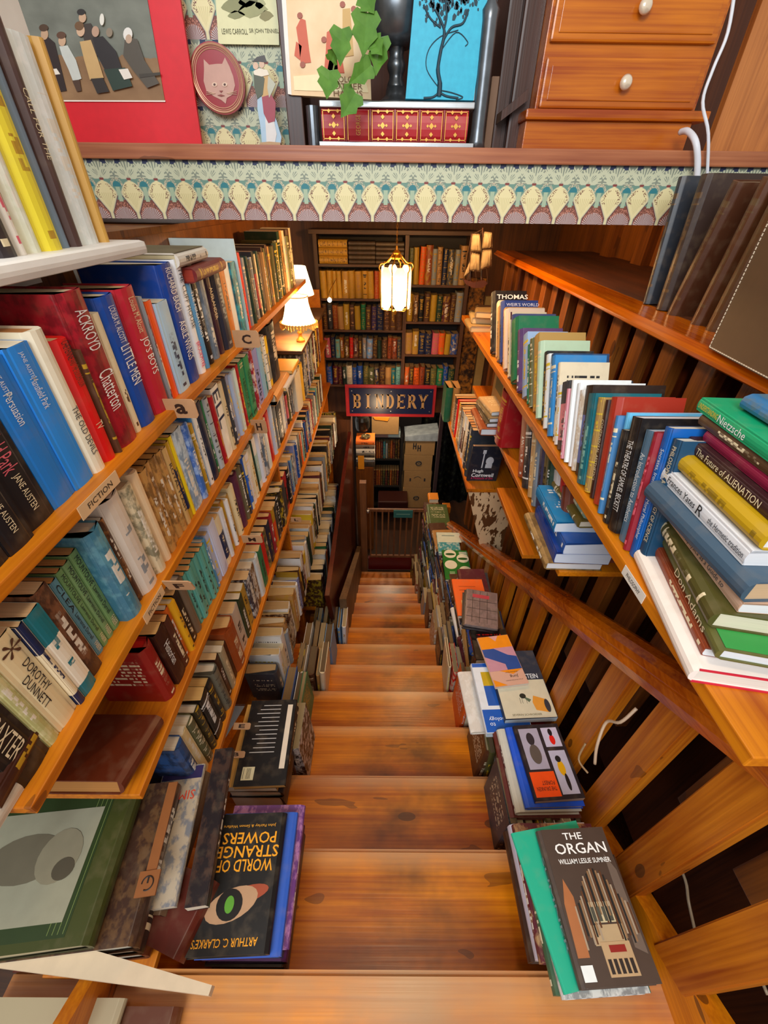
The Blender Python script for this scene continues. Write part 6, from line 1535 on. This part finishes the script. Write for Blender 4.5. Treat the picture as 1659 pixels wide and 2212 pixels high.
b = BM(); lathe(b, [(.04, .14), (.085, .16), (.09, .22), (.088, .31), (.07, .36), (.04, .38), (.03, .385)], (xc, Yp+.13, zpl), 22); part('screw_nut', b, IRON, t, smooth=True)
b = BM(); box(b, LP(640, 0).x, LP(1060, 0).x, Yp+.2, Yp+.27, LP(860, -90).z, LP(860, -50).z+.1, bev=.01); part('crosshead', b, IRON, t)
for px in (655, 1040):
    x_ = LP(px, 200, Yp+.23).x; b = BM(); box(b, x_-.02, x_+.02, Yp+.225, Yp+.26, ZL, LP(860, -90).z, bev=.005); part('side_arm', b, IRON, t)
# red leather book
z0_ = ZL+.0125; lx0, lx1 = LP(698, 311).x, LP(1006, 311).x; tt = zpl-.0125-z0_
r = book((lx1, Yp+.004, z0_), (0, -1, 0), (0, 0, 1), .24, tt, lx1-lx0, 'b01420', 'thick red leather volume with gilt panels clamped in the book press', 'm', 'plain', 'c8a060', None, 0, True)
L = lx1-lx0; GOLD = flat('c89640', .35, .5)
for k in range(6):
    z1, z2 = L*(k+.06)/6, L*(k+.94)/6
    if k == 4: lettering(r, 'GEORGE', (.0075, tt*.5, (z1+z2)/2), (0, 1, 0), (0, 0, 1), tt*.6, .014, 'c89640'); 
    b = BM()
    for q in (z1, z2-.002): box(b, .0055, .0072, tt*.06, tt*.94, q, q+.002)
    if k != 4:
        for q in (tt*.08, tt*.9): box(b, .004, .0072, q, q+.002, z1, z2)
        cz_ = (z1+z2)/2
        for dz, dy, s in ((0, 0, .008), (.012, .0, .004), (-.012, 0, .004), (0, .02, .006), (0, -.02, .006), (.014, .032, .005), (-.014, .032, .005), (.014, -.032, .005), (-.014, -.032, .005)):
            cy_ = tt*.5+dy; extrude_poly(b, [(.0066, cy_+s, cz_+dz), (.0066, cy_, cz_+dz+s), (.0066, cy_-s, cz_+dz), (.0066, cy_, cz_+dz-s)], (.0014, 0, 0))
    obj('gilt_panel', b, GOLD, r)
    if k: b = BM(); tube(b, [(.004, tt*.04, L*k/6), (.007, tt*.5, L*k/6), (.004, tt*.96, L*k/6)], .0035, 6); obj('raised_band', b, flat('8c101c', .35), r)
# cream picture book leaning at the press
Y2 = Yp+.02
t = thing('picture_book', 'cream picture book with red robed figures leaning on the press', 'book', on_y(715, 218, Y2))
def pb(nm, pts, hexc, dy=0, th=.003, sh=None):
    b = BM(); extrude_poly(b, [on_y(px, py, Y2)+Vector((0, dy, 0)) for px, py in pts], (0, th, 0)); part(nm, b, flat(hexc, .5), t)
m, bb = begin('cream_cover', .45); base(bb, mix(noise(coords(), 12, 4), C('d8a468'), C('f0deb4')))
b = BM(); extrude_poly(b, [on_y(px, py, Y2) for px, py in [(628, 205), (802, 215), (792, -70), (612, -70)]], (0, .03, 0)); part('cover_board', b, m, t)
pb('glossy_edge', [(622, 203), (630, 205), (614, -70), (604, -70)], 'e8e4dc', -.001, .02)
for q in ([(640, 60), (650, 40), (660, 44), (668, 110), (672, 135), (650, 138), (646, 100)], [(706, 70), (716, 64), (726, 100), (730, 150), (700, 156), (704, 110)], [(640, 90), (652, 100), (648, 130), (636, 120)], [(712, 128), (740, 132), (744, 158), (706, 158)]): pb('red_robe', q, 'c8542c', -.002)
for cx, cy in ((648, 34), (718, 68), (740, 10), (654, 140), (764, 20), (700, 86)): pb('figure_head', [(cx+6*math.cos(2*PI*i/9), cy+7*math.sin(2*PI*i/9)) for i in range(9)], '9c4c30', -.003)
pb('pale_robe', [(740, 20), (756, 18), (764, 120), (740, 124)], 'c8a058', -.002); pb('pale_ground', [(634, 165), (700, 160), (790, 175), (796, 200), (636, 195)], 'f0e0b0', -.0018)
for k, s in enumerate(('COLOUR', 'OTHER', 'HARRIS')):
    q = on_y(752, 172+k*15, Y2); lettering(t, s, q-Vector(t.location)+Vector((0, -.003, 0)), (1, 0, 0), (0, 0, 1), .09, .013, '7c5c38', name='cover_lettering')
# turquoise tree book
Y3 = Yp+.015
q = [(876, 213), (1023, 217), (1062, -70), (900, -70)]
t = thing('turquoise_book', 'bright turquoise book with a black bare tree on the cover', 'book', on_y(950, 217, Y3))
b = BM(); extrude_poly(b, [on_y(px, py, Y3) for px, py in q], (0, .03, 0)); m, bb = begin('turquoise_cloth', .5); base(bb, mix(noise(coords(), 60, 3), C('12a0c4'), C('2cc0e0'))); part('cover_board', b, m, t)
b = BM(); extrude_poly(b, [on_y(px, py, Y3+.004) for px, py in [(1023, 217), (1030, 216), (1069, -70), (1062, -70)]], (0, .024, 0)); part('page_block', b, flat('d8dce0'), t)
def ink(pts, r): 
    b = BM(); tube(b, [on_y(px, py, Y3-.001) for px, py in pts], r, 6); part('tree_line', b, flat('0a3444'), t)
ink([(948, 208), (950, 180), (946, 150), (952, 110), (960, 70), (950, 40), (940, 20)], [.0075, .006, .005, .0045, .0035, .003]); ink([(948, 200), (935, 210), (915, 212)], .003); ink([(950, 200), (965, 208), (990, 212)], .003); ink([(950, 195), (975, 200), (1000, 210), (985, 216)], .0016)
ink([(956, 90), (975, 60), (1000, 50), (1012, 20)], .003); ink([(952, 110), (985, 70), (1010, 90), (1005, 100)], .0013); ink([(948, 190), (922, 150), (925, 110), (950, 80), (990, 65)], .0013); ink([(952, 60), (930, 40), (915, 10)], .0025); ink([(960, 60), (965, 30), (960, -20)], .003)
b = BM(); rr = random.Random(5)
for k in range(110):
    cx = rr.gauss(962, 34); cy = rr.gauss(5, 20)
    if cx < 906 or cx > 1038 or cy > 52: continue
    c_ = on_y(cx, cy, Y3-.0015); s = rr.uniform(.003, .008); a_ = rr.random()*3
    extrude_poly(b, [c_+Vector((s*math.cos(a_+k2*2*PI/5)*(1 if k2 % 2 else .6), 0, s*math.sin(a_+k2*2*PI/5))) for k2 in range(5)], (0, .0012, 0))
part('leaf_mass', b, flat('0a3444'), t)
# ivy
t = thing('ivy_sprig', 'green ivy sprig trailing over the book press and red volume', 'plant', on_y(790, -20, 1.70))
b = BM(); st = [(800, -60, 1.72), (790, 20, 1.70), (778, 60, 1.68), (745, 90, 1.68), (720, 150, 1.68), (735, 185, 1.67), (752, 215, 1.67), (750, 240, 1.67)]
tube(b, [on_y(*q) for q in st], .0022, 6); tube(b, [on_y(*q) for q in [(790, 20, 1.70), (806, 70, 1.68), (812, 110, 1.68), (780, 150, 1.68)]], .0018, 6); part('stem', b, flat('7c8c4c'), t)
LEAF, bb = begin('ivy_leaf', .35); base(bb, mix(noise(coords(), 30, 3), C('2c5c14'), C('6c9c3c'))); 
def leaf(tip, basep, wd, Y, dy=.02):
    bp, tp = on_y(*basep, Y), on_y(*tip, Y-dy); d_ = tp-bp; L_ = d_.length; d_.normalize(); s = d_.cross(Vector((0, 1, 0))).normalized(); n_ = s.cross(d_)
    out = [(0, 0), (.32, -.06), (.5, .14), (.36, .34), (.44, .52), (.2, .72), (0, 1), (-.2, .72), (-.44, .52), (-.36, .34), (-.5, .14), (-.32, -.06)]
    b = BM(); ctr = [b.verts.new(bp+d_*L_*k+n_*.004*math.sin(k*PI)) for k in (.02, .3, .65)]
    vv = [b.verts.new(bp+d_*L_*y+s*x*wd+n_*(-abs(x)*wd*.25)) for x, y in out]
    def near(i): 
        y = out[i][1]; return ctr[0] if y < .2 else ctr[1] if y < .5 else ctr[2]
    for i in range(len(vv)):
        j = (i+1) % len(vv); ci, cj = near(i), near(j)
        try:
            b.faces.new((vv[i], vv[j], ci)); 
            if ci is not cj: b.faces.new((vv[j], cj, ci))
        except ValueError: pass
    part('leaf', b, LEAF, t)
for tip, bs, wd, Y in (((735, 145), (738, 62), .052, 1.67), ((706, 215), (712, 152), .055, 1.66), ((736, 255), (768, 200), .055, 1.66), ((752, 182), (802, 140), .045, 1.66), ((812, 165), (822, 80), .05, 1.67), ((784, 125), (792, 28), .065, 1.67), ((826, 120), (806, 88), .04, 1.66), ((808, 30), (788, -10), .05, 1.68), ((724, 100), (716, 132), .03, 1.68)):
    leaf(tip, bs, wd*1.25, Y)

# chest of small drawers
YC = 1.86
def K(px, py, Y=YC): return on_y(px, py, Y)
xl, xr = K(1128, 311).x, K(1480, 311).x
tilt = 0
t = thing('chest_of_drawers', 'honey brown miniature chest of drawers with round white knobs', 'chest of drawers', ((xl+xr)/2, YC, ZL))
z_pl = K(1300, 262).z; z_m = K(1300, 238).z
b = BM(); box(b, xl, xr, YC, YC+.34, ZL+.0005, z_pl, bev=.003); part('plinth', b, CHESTW, t)
b = BM(); box(b, xl-.008, xr+.04, YC-.02, YC+.36, z_pl, z_m, bev=.006); part('moulding', b, CHESTW, t)
xt0, xt1 = K(1160, 236).x-.0, K(1496, 236).x
zt_ = CZ+1.05
b = BM(); box(b, xt0-.005, xt1+.015, YC+.012, YC+.34, z_m, zt_, bev=.003); part('carcass', b, CHESTW, t)
for (py0, py1) in ((236, 124), (92, -60), (-95, -260)):
    z0_, z1_ = K(1300, py0, YC).z, K(1300, py1, YC).z
    dx0, dx1 = xt0+.004, xt1+.002
    b = BM(); box(b, dx0, dx1, YC-.004, YC+.012, z0_, z1_, bev=.006); o = part('drawer', b, CHESTW, t)
    b = BM(); box(b, dx0+.02, dx1-.02, YC-.007, YC-.003, z0_+.018, z1_-.018, bev=.002); b2 = part('drawer_panel', b, CHESTW, t); b2.parent = o
    b = BM(); zk = (z0_+z1_)/2; xk = (dx0+dx1)/2
    lathe(b, [(.008, 0), (.007, .008), (.016, .014), (.019, .022), (.014, .03), (.004, .032)], n=18)
    for v in b.verts: v.co = Vector((xk+v.co.x, YC-.007-v.co.z, zk+v.co.y))
    k_ = part('knob', b, flat('e8d8c0', .2, .3), t, smooth=True); k_.parent = o
# dark carved side piece with moulding between press and chest
t = thing('dark_cabinet', 'dark stained moulded cabinet side behind the chest of drawers', 'cabinet', (K(1100, 311, 1.95).x, 1.95, ZL))
for px0, px1, Y, d in ((1062, 1092, 1.98, 0), (1092, 1135, 1.94, .0)):
    b = BM(); box(b, K(px0, 311, Y).x, K(px1, 311, Y).x, Y, Y+.28, ZL+.0005, CZ+1.1, bev=.008); part('side_panel', b, DARKW, t)
b = BM(); extrude_poly(b, [(K(1075, 311, 1.9).x, 1.90, ZL+.08), (xl+.005, 1.90, ZL+.13), (xl+.005, 1.90, ZL+.16), (K(1075, 311, 1.9).x, 1.90, ZL+.105)], (0, .1, 0)); part('moulding', b, DARKW, t)
b = BM(); box(b, K(1046, 311, 1.99).x, K(1066, 311, 1.99).x, 1.99, 2.2, ZL+.0005, ZL+.2, bev=.004); part('foot_block', b, flat('8c6c54'), t)
# white cables
def cable(nm, lab, pts, r, hexc='dfe2ea'):
    b = BM(); tube(b, pts, r, 8); o = obj(nm, b, flat(hexc, .4), None, True); tag(o, lab, 'cable')
cable('white_cable', 'thin white cable hanging down beside the chest of drawers', [on_y(1590, -40, 1.72), on_y(1572, 70, 1.72), on_y(1540, 150, 1.72), on_y(1518, 220, 1.72), on_y(1530, 290, 1.71), on_y(1527, 392, 1.71)], .0045)
cable('white_cable', 'thick white cable curving out from behind the chest foot', [on_y(1470, 285, 1.80), on_y(1486, 284, 1.76), on_y(1502, 305, 1.71), on_y(1507, 345, 1.70), on_y(1505, 392, 1.70)], .009)
# pale cables behind the balusters
cable('pale_cable', 'pale looped cable behind the middle balusters', [on_d(1375, 1530, 1.0), on_d(1340, 1560, 1.05), on_d(1310, 1560, 1.1), on_d(1290, 1610, 1.15), on_d(1285, 1650, 1.2)], .004, 'b89c80')
cable('pale_cable', 'pale coiled cable low behind the balusters beside bird book', [on_d(1265, 1606, 1.25), on_d(1250, 1640, 1.3), on_d(1270, 1670, 1.3)], .003, '9c7c58')
cable('pale_cable', 'pale cable running down in dark hollow right of organ book', [on_d(1445, 1820, 1.5), on_d(1480, 1900, 1.55), on_d(1490, 1960, 1.6), on_d(1530, 2110, 1.6), on_d(1580, 2130, 1.6)], .004, '9c8468')
cable('pale_cable', 'pale double cable at the lower right frame edge', [on_d(1659, 2150, 1.5), on_d(1620, 2060, 1.5), on_d(1600, 2000, 1.5), on_d(1640, 2060, 1.5), on_d(1680, 2110, 1.5)], .004, '9c8468')


# ================================================================ BOOKS TOO SMALL TO COUNT ONE BY ONE
# the 300 books that show largest stay objects of their own; the remaining small ones become one object
from mathutils.bvhtree import BVHTree
from bisect import bisect_right
bpy.context.view_layer.update()
VV, FF, starts, owners = [], [], [], []
for ob in bpy.data.objects:
    if ob.type != 'MESH' or 'lettering' in ob.name: continue
    k0 = len(VV); mw = ob.matrix_world; starts.append(len(FF)); rt_ = ob
    while rt_.parent is not None: rt_ = rt_.parent
    owners.append(rt_.name)
    VV.extend(mw @ v.co for v in ob.data.vertices); FF.extend([i+k0 for i in p.vertices] for p in ob.data.polygons)
tree = BVHTree.FromPolygons(VV, FF)
hits = {}; eye = Vector((0, 0, CZ)); NX, NY = 276, 368
for iy in range(NY):
    for ix in range(NX):
        idx = tree.ray_cast(eye, ray((ix+.5)*1659/NX, (iy+.5)*2212/NY).normalized())[2]
        if idx is not None:
            nm_ = owners[bisect_right(starts, idx)-1]; hits[nm_] = hits.get(nm_, 0)+1
del tree, VV, FF
PIECES.sort(key=lambda o: -hits.get(o.name, 0))
rest = PIECES[298:]
print('SMALLEST KEPT', hits.get(PIECES[297].name, 0), 'REST', len(rest))
V, Fc, MI, mats = [], [], [], []
A = {'bc': [], 'ac': [], 'gen': [], 'loc': [], 'rnd': []}
for r in rest:
    for o in [r]+list(r.children):
        me = o.data; k0 = len(V); mw = o.matrix_world; n = len(me.vertices)
        V.extend((mw @ v.co)[:] for v in me.vertices)
        mt = me.materials[0]
        if mt not in mats: mats.append(mt)
        mi = mats.index(mt)
        for p in me.polygons: Fc.append([i+k0 for i in p.vertices]); MI.append(mi)
        for nm, w_, key in (('bc', 4, 'color'), ('ac', 4, 'color'), ('gen', 3, 'vector'), ('loc', 3, 'vector'), ('rnd', 1, 'value')):
            buf = [0.0]*(n*w_)
            if nm in me.attributes: me.attributes[nm].data.foreach_get(key, buf)
            A[nm].extend(buf)
me = bpy.data.meshes.new('small_books'); me.from_pydata(V, [], Fc)
for mt in mats: me.materials.append(mt)
me.polygons.foreach_set('material_index', MI)
for nm, ty_, key in (('bc', 'FLOAT_COLOR', 'color'), ('ac', 'FLOAT_COLOR', 'color'), ('gen', 'FLOAT_VECTOR', 'vector'), ('loc', 'FLOAT_VECTOR', 'vector'), ('rnd', 'FLOAT', 'value')):
    a = me.attributes.new(nm, ty_, 'POINT'); a.data.foreach_set(key, A[nm])
me.update()
for r in rest:
    for o in list(r.children): bpy.data.objects.remove(o)
    bpy.data.objects.remove(r)
o = bpy.data.objects.new('small_books', me); col.objects.link(o)
tag(o, 'hundreds of smaller books crowding the deeper shelves, far bookcase and stair edges', 'books', kind='stuff')
bpy.context.view_layer.update()
print('BOOKS', BOOKS, 'OBJECTS', len(bpy.data.objects))
for ob in bpy.data.objects:
    if 'category' in ob: pass
